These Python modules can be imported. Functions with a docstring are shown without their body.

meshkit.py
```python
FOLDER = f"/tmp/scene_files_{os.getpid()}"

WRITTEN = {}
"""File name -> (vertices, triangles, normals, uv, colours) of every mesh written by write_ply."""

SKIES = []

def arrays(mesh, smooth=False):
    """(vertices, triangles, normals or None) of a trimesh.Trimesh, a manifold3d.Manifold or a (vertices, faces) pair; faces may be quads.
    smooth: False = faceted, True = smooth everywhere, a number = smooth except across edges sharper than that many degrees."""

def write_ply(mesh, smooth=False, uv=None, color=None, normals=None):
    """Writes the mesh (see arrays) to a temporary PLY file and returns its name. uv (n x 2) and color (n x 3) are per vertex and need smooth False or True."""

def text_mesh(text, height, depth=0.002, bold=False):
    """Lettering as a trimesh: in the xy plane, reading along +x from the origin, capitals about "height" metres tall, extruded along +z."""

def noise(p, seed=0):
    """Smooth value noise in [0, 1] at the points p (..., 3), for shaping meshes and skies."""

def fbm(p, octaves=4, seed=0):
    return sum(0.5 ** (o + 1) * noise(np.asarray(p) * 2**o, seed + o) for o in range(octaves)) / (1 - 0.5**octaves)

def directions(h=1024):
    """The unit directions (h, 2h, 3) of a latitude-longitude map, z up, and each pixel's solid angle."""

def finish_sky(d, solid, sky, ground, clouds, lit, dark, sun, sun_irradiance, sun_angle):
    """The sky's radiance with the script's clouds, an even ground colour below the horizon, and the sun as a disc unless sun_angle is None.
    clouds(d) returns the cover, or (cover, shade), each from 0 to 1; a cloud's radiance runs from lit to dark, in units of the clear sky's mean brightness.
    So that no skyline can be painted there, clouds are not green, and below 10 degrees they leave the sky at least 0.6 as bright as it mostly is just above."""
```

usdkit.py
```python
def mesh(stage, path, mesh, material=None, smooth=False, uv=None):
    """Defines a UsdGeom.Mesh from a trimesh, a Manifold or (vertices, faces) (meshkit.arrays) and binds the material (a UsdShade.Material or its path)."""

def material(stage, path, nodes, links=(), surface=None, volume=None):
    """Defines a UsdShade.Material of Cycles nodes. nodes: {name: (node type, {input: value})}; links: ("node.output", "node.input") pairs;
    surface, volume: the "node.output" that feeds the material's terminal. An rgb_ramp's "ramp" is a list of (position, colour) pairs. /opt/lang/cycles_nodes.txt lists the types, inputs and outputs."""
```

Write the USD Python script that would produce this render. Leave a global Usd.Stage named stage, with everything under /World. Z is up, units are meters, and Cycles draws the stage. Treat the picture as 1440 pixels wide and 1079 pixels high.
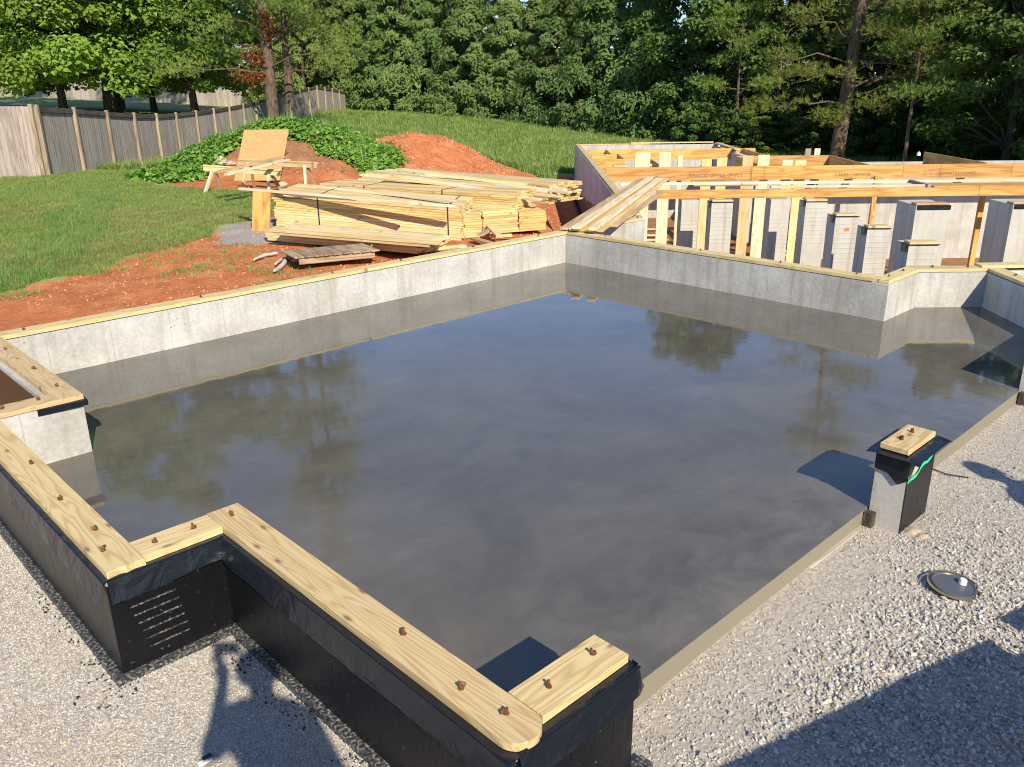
import math, random
import numpy as np, trimesh, shapely, usdkit, meshkit
from shapely.geometry import Polygon, LineString, Point, box as sbox
from shapely import affinity
from scipy.interpolate import RBFInterpolator
from pxr import Usd, UsdGeom, UsdLux, UsdShade, Gf, Sdf, Vt

stage = Usd.Stage.CreateInMemory()
UsdGeom.SetStageUpAxis(stage, UsdGeom.Tokens.z); UsdGeom.SetStageMetersPerUnit(stage, 1.0)
UsdGeom.Xform.Define(stage, '/World'); UsdGeom.Scope.Define(stage, '/World/Looks')
stage.SetDefaultPrim(stage.GetPrimAtPath('/World'))
L = '/World/Looks/'
# ------------------------------------------------------------------ camera, sky, sun, exposure
YAW, PITCH, ROLL, FPX = math.radians(46.22209522), math.radians(19.75583925), math.radians(0.71912135), 1175.4556
CZ = 2.83
_f = np.array([math.cos(YAW)*math.cos(PITCH), math.sin(YAW)*math.cos(PITCH), -math.sin(PITCH)])
_r = np.array([math.sin(YAW), -math.cos(YAW), 0.0]); _d = np.cross(_f, _r)
_r2 = _r*math.cos(ROLL) + _d*math.sin(ROLL); _d2 = -_r*math.sin(ROLL) + _d*math.cos(ROLL)
cam = UsdGeom.Camera.Define(stage, '/World/camera')
m4 = Gf.Matrix4d(*_r2, 0, *(-_d2), 0, *(-_f), 0, 0, 0, CZ, 1)
cam.AddTransformOp().Set(m4)
cam.CreateHorizontalApertureAttr(36.0); cam.CreateVerticalApertureAttr(36.0*767/1024)
cam.CreateFocalLengthAttr(36.0*FPX/1440); cam.CreateClippingRangeAttr(Gf.Vec2f(0.02, 5000))
cam.CreateExposureAttr(EXPOSURE := 0.5)
SUN_AZ, SUN_EL = math.radians(248.5), math.radians(34.7)      # direction towards the sun, in the plan's x, y
sd = np.array([math.cos(SUN_AZ)*math.cos(SUN_EL), math.sin(SUN_AZ)*math.cos(SUN_EL), math.sin(SUN_EL)])
sun = UsdLux.DistantLight.Define(stage, '/World/sun')
sun.CreateIntensityAttr(1.25); sun.CreateAngleAttr(0.53); sun.CreateNormalizeAttr(True); sun.CreateColorAttr(Gf.Vec3f(1.0, 0.90, 0.74))
zax = Gf.Vec3d(*sd); rot = Gf.Rotation(Gf.Vec3d(0, 0, 1), zax)
sun.AddTransformOp().Set(Gf.Matrix4d().SetRotate(rot))
sky = UsdLux.DomeLight.Define(stage, '/World/sky'); sky.GetPrim().SetCustomDataByKey('kind', 'structure')
skm = usdkit.material(stage, L+'sky_air', {
    's': ('sky_texture', {'sky_type': 'single_scattering', 'sun_disc': False, 'sun_elevation': SUN_EL, 'sun_rotation': math.atan2(sd[0], sd[1]), 'air_density': 1.1, 'aerosol_density': 0.25, 'ozone_density': 2.0}),
    'tc': ('texture_coordinate', {}), 'mp': ('mapping', {'scale': (1.6, 1.6, 4.5)}),
    'n': ('noise_texture', {'scale': 1.7, 'detail': 7, 'roughness': 0.58, 'distortion': 0.4}),
    'r': ('rgb_ramp', {'ramp': [(0.0, (0, 0, 0)), (0.47, (0, 0, 0)), (0.72, (0.55, 0.55, 0.55)), (1.0, (0.85, 0.85, 0.85))]}),
    'mx': ('mix_color', {'b': (3.6, 3.7, 3.9)}), 'tt': ('mix_color', {'blend_type': 'multiply', 'fac': 1.0, 'b': (.69, .92, 1.23)}),
    'b': ('background_shader', {'strength': 0.10})},
    [('tc.generated', 'mp.vector'), ('mp.vector', 'n.vector'), ('n.fac', 'r.fac'), ('r.color', 'mx.fac'), ('s.color', 'tt.a'), ('tt.result', 'mx.a'), ('mx.result', 'b.color')], surface='b.background')
UsdShade.MaterialBindingAPI.Apply(sky.GetPrim()).Bind(skm)

# ------------------------------------------------------------------ helpers
S2 = 2**-.5
def U(u, v): return ((u+v)*S2, (u-v)*S2)                          # the house stands at 45 degrees to the garage: u away, v to the right
def UV(x, y): return ((x+y)*S2, (x-y)*S2)
def at(px, py, z):                                                # the point of a level plane that a place in the photograph shows
    d = _r2*(px-720)/FPX + _d2*(py-539.5)/FPX + _f
    t = (z-CZ)/d[2]; return np.array([d[0]*t, d[1]*t, z])
def atu(px, py, u):                                               # the point at house depth u
    d = _r2*(px-720)/FPX + _d2*(py-539.5)/FPX + _f
    t = u/((d[0]+d[1])*S2); return np.array([d[0]*t, d[1]*t, CZ+d[2]*t])
rng = np.random.default_rng(7); rnd = random.Random(7)
_used = {}
def free(parent, name):
    k = (parent, name); n = _used.get(k, 0); _used[k] = n+1
    return f'{parent}/{name}' if n == 0 else f'{parent}/{name}_{n:03d}'
def tag(p, label=None, cat=None, group=None, kind=None):
    if cat and not kind: kind = 'thing'
    for k, v in (('label', label), ('category', cat), ('group', group), ('kind', kind)):
        if v: p.SetCustomDataByKey(k, v)
    return p
def path_of(parent): return '/World' if parent is None else (parent if isinstance(parent, str) else str(parent.GetPath()))
def thing(name, label=None, cat=None, group=None, loc=None, rotz=0, kind=None):
    x = UsdGeom.Xform.Define(stage, free('/World', name))
    if loc is not None: x.AddTranslateOp().Set(Gf.Vec3d(*map(float, loc)))
    if rotz: x.AddRotateZOp().Set(math.degrees(rotz))
    return tag(x.GetPrim(), label, cat, group, kind)
def obj(name, mesh, mat, parent=None, smooth=False, label=None, cat=None, group=None, kind=None, M=None):
    m = usdkit.mesh(stage, free(path_of(parent), name), mesh, mat, smooth)
    if M is not None: m.AddTransformOp().Set(Gf.Matrix4d(*np.asarray(M, float).T.ravel()))
    return tag(m.GetPrim(), label, cat, group, kind)
def copy_of(src, name, loc, rotz=0, scale=1, label=None, cat=None, group=None):
    x = UsdGeom.Xform.Define(stage, free('/World', name))
    x.AddTranslateOp().Set(Gf.Vec3d(*map(float, loc))); x.AddRotateZOp().Set(math.degrees(rotz)); x.AddScaleOp().Set(Gf.Vec3f(*(np.ones(3)*scale)))
    p = x.GetPrim(); p.GetReferences().AddInternalReference(src if isinstance(src, Sdf.Path) else src.GetPath()); p.SetInstanceable(True)
    return tag(p, label, cat, group)
def chambox(l, w, h, c=0.004):
    c = min(c, 0.3*min(l, w, h))
    v = []
    for sx in (-1, 1):
        for sy in (-1, 1):
            for sz in (-1, 1):
                X, Y, Z = sx*l/2, sy*w/2, sz*h/2
                v += [(X-sx*c, Y-sy*c, Z), (X-sx*c, Y, Z-sz*c), (X, Y-sy*c, Z-sz*c)]
    return trimesh.convex.convex_hull(np.array(v))
_cb = {}
def cbox(l, w, h, c=0.004):
    k = (round(l, 3), round(w, 3), round(h, 3), c)
    if k not in _cb: _cb[k] = chambox(l, w, h, c)
    return _cb[k]
def frame(p0, p1, up=(0, 0, 1)):
    p0, p1 = np.asarray(p0, float), np.asarray(p1, float); x = p1-p0; n = np.linalg.norm(x); x /= n
    up = np.asarray(up, float); y = np.cross(up, x); y /= np.linalg.norm(y); z = np.cross(x, y)
    M = np.eye(4); M[:3, 0], M[:3, 1], M[:3, 2], M[:3, 3] = x, y, z, (p0+p1)/2
    return M, n
def board(name, p0, p1, w, t, mat, parent=None, up=(0, 0, 1), c=0.004, **kw):   # a plank from p0 to p1 (middle line), its own x along the grain
    M, n = frame(p0, p1, up)
    return obj(name, cbox(n, w, t, c), mat, parent, M=M, **kw)
def bx(x0, x1, y0, y1, z0, z1): 
    b = trimesh.creation.box((x1-x0, y1-y0, z1-z0)); b.apply_translation(((x0+x1)/2, (y0+y1)/2, (z0+z1)/2)); return b
def ub(u0, u1, v0, v1, z0, z1):
    b = bx(u0, u1, v0, v1, z0, z1); v = b.vertices.copy(); b.vertices = np.c_[(v[:, 0]+v[:, 1])*S2, (v[:, 0]-v[:, 1])*S2, v[:, 2]]; b.invert(); return b
def ubox(name, u0, u1, v0, v1, z0, z1, mat, parent, along='v', c=0.005, **kw):    # a house-aligned beam whose grain runs along u or v
    um, vm, zm = (u0+u1)/2, (v0+v1)/2, (z0+z1)/2
    if along == 'v': return board(name, (*U(um, v0), zm), (*U(um, v1), zm), u1-u0, z1-z0, mat, parent, c=c, **kw)
    if along == 'u': return board(name, (*U(u0, vm), zm), (*U(u1, vm), zm), v1-v0, z1-z0, mat, parent, c=c, **kw)
    return board(name, (*U(um, vm), z0), (*U(um, vm), z1), v1-v0, u1-u0, mat, parent, up=(S2, S2, 0), c=c, **kw)
def cat(ms): return trimesh.util.concatenate(ms)
def prism(poly, z0, z1):
    m = trimesh.creation.extrude_polygon(poly, z1-z0); m.apply_translation((0, 0, z0)); return m
def tube(pts, rad, n=8):
    pts = np.asarray(pts, float); rad = np.broadcast_to(rad, len(pts)); V, F = [], []
    t = np.gradient(pts, axis=0); t /= np.linalg.norm(t, axis=1)[:, None]
    a = np.array([1, 0, 0.]) if abs(t[0, 0]) < .8 else np.array([0, 1, 0.])
    for i in range(len(pts)):
        e1 = np.cross(t[i], a); e1 /= np.linalg.norm(e1); e2 = np.cross(t[i], e1)
        for k in range(n):
            th = 2*math.pi*k/n; V.append(pts[i]+rad[i]*(math.cos(th)*e1+math.sin(th)*e2))
    for i in range(len(pts)-1):
        for k in range(n):
            a0, b0 = i*n+k, i*n+(k+1) % n; F += [(a0, a0+n, b0+n), (a0, b0+n, b0)]
    c0, c1 = len(V), len(V)+1; V += [pts[0], pts[-1]]
    for k in range(n): F += [(c0, k, (k+1) % n), (c1, (len(pts)-1)*n+(k+1) % n, (len(pts)-1)*n+k)]
    return trimesh.Trimesh(np.array(V), np.array(F), process=False)
def offset_line(pts, d):                                          # mitred offset to the left by d
    P = np.asarray(pts, float); n = len(P); out = []
    T = P[1:]-P[:-1]; T /= np.linalg.norm(T, axis=1)[:, None]; N = np.c_[-T[:, 1], T[:, 0]]
    for i in range(n):
        if i == 0: out.append(P[0]+N[0]*d)
        elif i == n-1: out.append(P[-1]+N[-1]*d)
        else:
            b = N[i-1]+N[i]; b /= (b@N[i]); out.append(P[i]+b*d)
    return np.array(out)
def instancer(name, protos, pos, quat, scale, idx, parent=None, label=None, cat=None, kind='stuff'):
    path = free(path_of(parent), name); pi = UsdGeom.PointInstancer.Define(stage, path)
    rel = pi.CreatePrototypesRel()
    for k, (m, mat) in enumerate(protos):
        pm = usdkit.mesh(stage, f'{path}/shape_{k:03d}' if k else f'{path}/shape', m, mat); rel.AddTarget(pm.GetPath())
    pi.CreateProtoIndicesAttr(Vt.IntArray.FromNumpy(np.asarray(idx, np.int32)))
    pi.CreatePositionsAttr(Vt.Vec3fArray.FromNumpy(np.asarray(pos, np.float32)))
    q = np.asarray(quat, np.float32)                              # x, y, z, w
    pi.CreateOrientationsAttr(Vt.QuathArray([Gf.Quath(float(a[3]), float(a[0]), float(a[1]), float(a[2])) for a in q]))
    s = np.asarray(scale, np.float32); s = np.repeat(s[:, None], 3, 1) if s.ndim == 1 else s
    pi.CreateScalesAttr(Vt.Vec3fArray.FromNumpy(s))
    return tag(pi.GetPrim(), label, cat, None, kind)
def rquat(n, r, zonly=False):
    if zonly:
        a = r.uniform(0, 2*np.pi, n); return np.c_[np.zeros(n), np.zeros(n), np.sin(a/2), np.cos(a/2)]
    q = r.normal(size=(n, 4)); return q/np.linalg.norm(q, axis=1)[:, None]

# ------------------------------------------------------------------ materials
def mat(name, nodes, links, surface='p.BSDF'): return usdkit.material(stage, L+name, nodes, links, surface=surface)
def wood(name, light, mid, dark, knots=0.5, grain=1.0, rough=0.6, bump=0.25, vary=0.25, knotcol=(0.16, 0.07, 0.025), rings=26.0):
    return mat(name, {
        'tc': ('texture_coordinate', {}), 'oi': ('object_info', {}), 'of': ('combine_xyz', {}), 'om': ('math', {'math_type': 'multiply', 'value2': 37.0}), 'om2': ('math', {'math_type': 'multiply', 'value2': 11.3}),
        'ad': ('vector_math', {'math_type': 'add'}),
        'mp': ('mapping', {'scale': (0.55, 6, 6)}), 'n': ('noise_texture', {'scale': 1.3*grain, 'detail': 2, 'roughness': .45, 'distortion': .5}),
        'w': ('math', {'math_type': 'multiply', 'value2': rings}), 'sn': ('math', {'math_type': 'sine'}), 'nr': ('map_range', {'from_min': -1, 'from_max': 1}),
        'mp2': ('mapping', {'scale': (2, 110, 110)}), 'n2': ('noise_texture', {'scale': 1.0, 'detail': 2}),
        'r': ('rgb_ramp', {'ramp': [(0, light), (0.55, mid), (.80, tuple(np.array(mid)*.45+np.array(dark)*.55)), (.92, dark), (1, dark)]}),
        'mf': ('mix_float', {'fac': .3}),
        'mp3': ('mapping', {'scale': (.8, 2.2, 2.2)}), 'vo': ('voronoi_texture', {'dimensions': '2D', 'scale': 2.2, 'randomness': 1}),
        'kr': ('rgb_ramp', {'ramp': [(0, (1, 1, 1)), (0.035, (.8, .8, .8)), (0.06, (.25, .25, .25)), (.10, (0, 0, 0)), (1, (0, 0, 0))]}), 'km': ('math', {'math_type': 'multiply', 'value2': knots}),
        'mx': ('mix_color', {'b': knotcol}),
        'hs': ('hsv', {}), 'hv': ('map_range', {'to_min': 1-vary, 'to_max': 1+vary*.7}), 'hh': ('map_range', {'to_min': .492, 'to_max': .508}),
        'bp': ('bump', {'strength': bump, 'distance': .004}), 'p': ('principled_bsdf', {'roughness': rough, 'specular_ior_level': .3})},
        [('oi.random', 'om.value1'), ('om.value', 'of.x'), ('oi.random', 'om2.value1'), ('om2.value', 'of.y'), ('tc.object', 'ad.vector1'), ('of.vector', 'ad.vector2'),
         ('ad.vector', 'mp.vector'), ('mp.vector', 'n.vector'), ('n.fac', 'w.value1'), ('w.value', 'sn.value1'), ('sn.value', 'nr.value'),
         ('ad.vector', 'mp2.vector'), ('mp2.vector', 'n2.vector'), ('nr.result', 'mf.a'), ('n2.fac', 'mf.b'), ('mf.result', 'r.fac'),
         ('ad.vector', 'mp3.vector'), ('mp3.vector', 'vo.vector'), ('vo.distance', 'kr.fac'), ('kr.color', 'km.value1'), ('km.value', 'mx.fac'), ('r.color', 'mx.a'),
         ('mx.result', 'hs.color'), ('oi.random', 'hv.value'), ('hv.result', 'hs.value'), ('oi.random', 'hh.value'), ('hh.result', 'hs.hue'), ('hs.color', 'p.base_color'),
         ('mf.result', 'bp.height'), ('bp.normal', 'p.normal')])
M_plate = wood('treated_pine', (.64, .50, .26), (.60, .455, .225), (.47, .32, .14), knots=.85, grain=1.0, rough=.55, vary=.12, rings=80.0, knotcol=(.17, .085, .035))
M_spf = wood('pale_lumber', (.68, .535, .285), (.64, .49, .235), (.56, .39, .17), knots=.6, vary=.18)
M_spf2 = wood('white_lumber', (.72, .64, .46), (.68, .58, .38), (.56, .43, .23), knots=.6, vary=.12)
M_lvl = wood('veneer_lumber', (.60, .35, .115), (.54, .29, .085), (.38, .17, .045), knots=.5, grain=.8, vary=.14)
M_yel = wood('yellow_lumber', (.66, .47, .20), (.60, .41, .155), (.46, .28, .09), knots=.5, vary=.12)
M_tan = wood('tan_plank', (.52, .36, .21), (.46, .30, .16), (.34, .20, .10), knots=.3, vary=.15)
M_fence = wood('weathered_cedar', (.37, .33, .29), (.32, .28, .245), (.23, .195, .165), knots=.6, rough=.85, vary=.14, knotcol=(.55, .48, .40))
M_fpost = wood('fence_post_wood', (.40, .31, .22), (.33, .25, .17), (.23, .16, .10), knots=.3, rough=.8, vary=.2)
M_fpink = wood('pinkish_fence_wood', (.40, .33, .295), (.345, .28, .245), (.25, .195, .165), knots=.6, rough=.85, vary=.14)
M_fdark = wood('dark_fence_rail', (.13, .105, .085), (.10, .08, .062), (.06, .048, .038), knots=.3, rough=.85, vary=.2)
M_fback = wood('pale_fence_wood', (.43, .375, .325), (.38, .325, .275), (.29, .24, .20), knots=.3, rough=.85, vary=.18)
M_pallet = wood('old_pallet_wood', (.40, .30, .20), (.33, .23, .14), (.20, .13, .07), knots=.2, rough=.85, vary=.3)
M_osb = mat('strand_board', {'tc': ('texture_coordinate', {}), 'v': ('voronoi_texture', {'scale': 30}), 'mp': ('mapping', {'scale': (1, 2.3, 1)}), 'n': ('noise_texture', {'scale': 25, 'detail': 3}),
    'r': ('rgb_ramp', {'ramp': [(0, (.34, .16, .055)), (.5, (.50, .27, .10)), (1, (.62, .38, .17))]}), 'mx': ('mix_float', {'fac': .4}), 'p': ('principled_bsdf', {'roughness': .7})},
    [('tc.object', 'mp.vector'), ('mp.vector', 'v.vector'), ('tc.object', 'n.vector'), ('v.color', 'mx.a'), ('n.fac', 'mx.b'), ('mx.result', 'r.fac'), ('r.color', 'p.base_color')])
def concrete(name, lo, hi, seam=True, stain=(.30, .26, .20)):
    nodes = {'g': ('geometry', {}), 'n': ('noise_texture', {'scale': 1.6, 'detail': 6, 'roughness': .6}), 'n2': ('noise_texture', {'scale': 28, 'detail': 4}),
        'mx': ('mix_float', {'fac': .35}), 'r': ('rgb_ramp', {'ramp': [(.3, lo), (.68, hi)]}),
        'mpv': ('mapping', {'scale': (9, 9, .7)}), 'n3': ('noise_texture', {'scale': 1.0, 'detail': 4}), 'sr': ('rgb_ramp', {'ramp': [(.50, (0, 0, 0)), (.78, (.75, .75, .75))]}),
        'ms': ('mix_color', {'b': stain}), 'v': ('voronoi_texture', {'scale': 13, 'randomness': 1}), 'vr': ('rgb_ramp', {'ramp': [(0, (1, 1, 1)), (.06, (1, 1, 1)), (.11, (0, 0, 0))]}),
        'vn': ('noise_texture', {'scale': 2.2, 'detail': 1}), 'vt': ('rgb_ramp', {'ramp': [(.52, (0, 0, 0)), (.66, (1, 1, 1))]}), 'vm': ('math', {'math_type': 'multiply'}), 'mh': ('mix_color', {'b': (.10, .09, .08)}),
        'sx': ('separate_xyz', {}), 'sa': ('math', {'math_type': 'add'}), 'sm': ('math', {'math_type': 'multiply', 'value2': 1.64}), 'sf': ('math', {'math_type': 'fraction'}),
        'sl': ('rgb_ramp', {'ramp': [(0, (1, 1, 1)), (.006, (1, 1, 1)), (.014, (0, 0, 0)), (1, (0, 0, 0))]}), 'sk': ('math', {'math_type': 'multiply', 'value2': .5 if seam else 0.0}), 'mk': ('mix_color', {'b': (.20, .18, .15)}),
        'bp': ('bump', {'strength': .5, 'distance': .004}), 'p': ('principled_bsdf', {'roughness': .8, 'specular_ior_level': .25})}
    links = [('g.position', 'n.vector'), ('g.position', 'n2.vector'), ('n.fac', 'mx.a'), ('n2.fac', 'mx.b'), ('mx.result', 'r.fac'), ('g.position', 'mpv.vector'), ('mpv.vector', 'n3.vector'), ('n3.fac', 'sr.fac'), ('sr.color', 'ms.fac'), ('r.color', 'ms.a'),
        ('g.position', 'v.vector'), ('v.distance', 'vr.fac'), ('g.position', 'vn.vector'), ('vn.fac', 'vt.fac'), ('vr.color', 'vm.value1'), ('vt.color', 'vm.value2'), ('vm.value', 'mh.fac'), ('ms.result', 'mh.a'),
        ('g.position', 'sx.vector'), ('sx.x', 'sa.value1'), ('sx.y', 'sa.value2'), ('sa.value', 'sm.value1'), ('sm.value', 'sf.value1'), ('sf.value', 'sl.fac'), ('sl.color', 'sk.value1'), ('sk.value', 'mk.fac'), ('mh.result', 'mk.a'),
        ('mk.result', 'p.base_color'), ('n2.fac', 'bp.height'), ('bp.normal', 'p.normal')]
    return mat(name, nodes, links)
M_conc = concrete('formed_concrete', (.30, .285, .25), (.56, .54, .50))
M_conc2 = concrete('pier_concrete', (.40, .375, .325), (.53, .50, .44), seam=False)
M_slab = mat('wet_concrete', {
    'g': ('geometry', {}), 'n': ('noise_texture', {'scale': .75, 'detail': 6, 'roughness': .58, 'distortion': .9}), 'n2': ('noise_texture', {'scale': 2.6, 'detail': 8, 'roughness': .68, 'distortion': .5}),
    'dy': ('map_range', {'from_min': 2.9, 'from_max': 1.9, 'to_min': 0, 'to_max': .36, 'clamp': True}), 'dn': ('math', {'math_type': 'multiply'}), 'dr': ('rgb_ramp', {'ramp': [(.40, (0, 0, 0)), (.75, (1, 1, 1))]}), 'dm': ('mix_color', {'b': (.27, .24, .185)}),
    'mpw': ('mapping', {'rotation': (0, 0, .5), 'scale': (.7, 2.6, 1)}), 'n4': ('noise_texture', {'scale': 2.2, 'detail': 5, 'roughness': .6, 'distortion': 1.5}),
    'mf': ('mix_float', {'fac': .35}), 'mf2': ('mix_float', {'fac': .16}), 'r': ('rgb_ramp', {'ramp': [(.32, (.070, .063, .050)), (.48, (.100, .091, .074)), (.60, (.122, .111, .091)), (.74, (.18, .166, .138))]}),
    'rr': ('map_range', {'from_min': .35, 'from_max': .7, 'to_min': .02, 'to_max': .075, 'clamp': True}),
    'n3': ('noise_texture', {'scale': 9, 'detail': 3}), 'bp': ('bump', {'strength': .018, 'distance': .02}),
    'sz': ('separate_xyz', {}), 'tz': ('math', {'math_type': 'greater_than', 'value2': .155}), 'side': ('mix_color', {'a': (.21, .183, .13)}), 'rs': ('mix_float', {'a': .75}),
    'p': ('principled_bsdf', {'ior': 1.58, 'specular_ior_level': .5})},
    [('g.position', 'n.vector'), ('g.position', 'n2.vector'), ('g.position', 'mpw.vector'), ('mpw.vector', 'n4.vector'), ('n.fac', 'mf.a'), ('n2.fac', 'mf.b'), ('mf.result', 'mf2.a'), ('n4.fac', 'mf2.b'), ('mf2.result', 'r.fac'), ('mf2.result', 'rr.value'),
     ('g.position', 'sz.vector'), ('sz.z', 'tz.value1'), ('tz.value', 'side.fac'), ('sz.y', 'dy.value'), ('n2.fac', 'dr.fac'), ('dy.result', 'dn.value1'), ('dr.color', 'dn.value2'), ('dn.value', 'dm.fac'), ('r.color', 'dm.a'), ('dm.result', 'side.b'), ('side.result', 'p.base_color'), ('tz.value', 'rs.fac'), ('rr.result', 'rs.b'), ('rs.result', 'p.roughness'),
     ('g.position', 'n3.vector'), ('n3.fac', 'bp.height'), ('bp.normal', 'p.normal')])
def mottled0(name, cols, scale): return mat(name, {'g': ('geometry', {}), 'n': ('noise_texture', {'scale': scale, 'detail': 4}), 'r': ('rgb_ramp', {'ramp': list(zip(np.linspace(.3, .7, len(cols)), cols))}), 'p': ('principled_bsdf', {'roughness': .5})}, [('g.position', 'n.vector'), ('n.fac', 'r.fac'), ('r.color', 'p.base_color')])
M_tar = mat('tar_coating', {'g': ('geometry', {}), 'mp': ('mapping', {'scale': (14, 14, 5)}), 'n': ('noise_texture', {'scale': 1.2, 'detail': 8, 'roughness': .7, 'distortion': .6}), 'n2': ('noise_texture', {'scale': 26, 'detail': 5, 'roughness': .7}),
    'vr': ('rgb_ramp', {'ramp': [(.64, (.006, .006, .007)), (.72, (.12, .115, .105))]}), 'rr': ('map_range', {'to_min': .16, 'to_max': .48}), 'bp': ('bump', {'strength': .55, 'distance': .012}), 'p': ('principled_bsdf', {'specular_ior_level': .35})},
    [('g.position', 'mp.vector'), ('mp.vector', 'n.vector'), ('g.position', 'n2.vector'), ('n2.fac', 'vr.fac'), ('vr.color', 'p.base_color'), ('n.fac', 'rr.value'), ('rr.result', 'p.roughness'), ('n.fac', 'bp.height'), ('bp.normal', 'p.normal')])
M_tarworn = mottled0('worn_tar', [(.008, .008, .008), (.05, .05, .048), (.30, .29, .27)], 60)
M_mem = mat('black_sheet', {'g': ('geometry', {}), 'n': ('noise_texture', {'scale': 7, 'detail': 3, 'distortion': .8}), 'bp': ('bump', {'strength': .5, 'distance': .025}), 'p': ('principled_bsdf', {'base_color': (.009, .011, .016), 'roughness': .26, 'specular_ior_level': .5})},
    [('g.position', 'n.vector'), ('n.fac', 'bp.height'), ('bp.normal', 'p.normal')])
M_rust = mat('rusty_steel', {'g': ('geometry', {}), 'n': ('noise_texture', {'scale': 90, 'detail': 3}), 'r': ('rgb_ramp', {'ramp': [(.3, (.075, .032, .015)), (.7, (.24, .10, .045))]}), 'p': ('principled_bsdf', {'roughness': .75, 'metallic': .2})},
    [('g.position', 'n.vector'), ('n.fac', 'r.fac'), ('r.color', 'p.base_color')])
def simple(name, col, rough=.6, **kw): return mat(name, {'p': ('principled_bsdf', {'base_color': col, 'roughness': rough, **kw})}, [])
M_green = simple('green_paint', (.03, .55, .22), .6)
M_dark = simple('dark_grey_paint', (.085, .088, .10), .33)
M_gold = simple('gold_lacquer', (.52, .43, .24), .3, metallic=.85)
M_white = simple('white_plastic', (.75, .75, .73), .45)
M_ink = simple('black_ink', (.19, .10, .04), .8)
M_strap = simple('black_strap', (.03, .03, .03), .5)
M_tape = simple('orange_tape', (.75, .18, .07), .6)
def mottled(name, cols, scale, rough=.9, bump=.6, dist=.02, rnd_=False):
    nodes = {'g': ('geometry', {}), 'n': ('noise_texture', {'scale': scale, 'detail': 6, 'roughness': .65}), 'r': ('rgb_ramp', {'ramp': list(zip(np.linspace(.28, .74, len(cols)), cols))}), 'bp': ('bump', {'strength': bump, 'distance': dist}), 'p': ('principled_bsdf', {'roughness': rough, 'specular_ior_level': .15})}
    links = [('g.position', 'n.vector'), ('n.fac', 'bp.height'), ('bp.normal', 'p.normal')]
    if rnd_:
        nodes['oi'] = ('object_info', {}); links += [('oi.random', 'r.fac')]
        nodes['r'] = ('rgb_ramp', {'ramp': list(zip(np.linspace(0, 1, len(cols)), cols))})
    else: links += [('n.fac', 'r.fac')]
    return mat(name, nodes, links + [('r.color', 'p.base_color')])
M_gravel = mottled('crushed_stone_fines', [(.27, .235, .19), (.43, .38, .315), (.56, .51, .44)], 38, bump=1.0, dist=.012)
M_stone = mottled('limestone_chips', [(.22, .213, .202), (.34, .325, .305), (.43, .41, .378), (.52, .49, .45), (.49, .40, .30), (.61, .58, .535), (.38, .368, .352)], 10, rnd_=True, bump=.2)
M_orange = mottled('stained_chips', [(.50, .36, .22), (.58, .42, .26), (.52, .40, .28)], 10, rnd_=True)
M_stone2 = mottled('grey_limestone', [(.20, .197, .19), (.30, .29, .275), (.40, .385, .355), (.50, .475, .43), (.46, .38, .29), (.34, .33, .32)], 10, rnd_=True, bump=.2)
M_stone_tar = mottled('tarred_chips', [(.012, .012, .012), (.03, .03, .03), (.05, .05, .05)], 10, rough=.5, rnd_=True)
M_clod = mottled('clay_clods', [(.38, .14, .056), (.48, .19, .08), (.55, .26, .125), (.62, .38, .23)], 10, rnd_=True)
M_brown = mottled('brown_clods', [(.22, .11, .055), (.31, .165, .09), (.42, .25, .15)], 10, rnd_=True)
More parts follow.
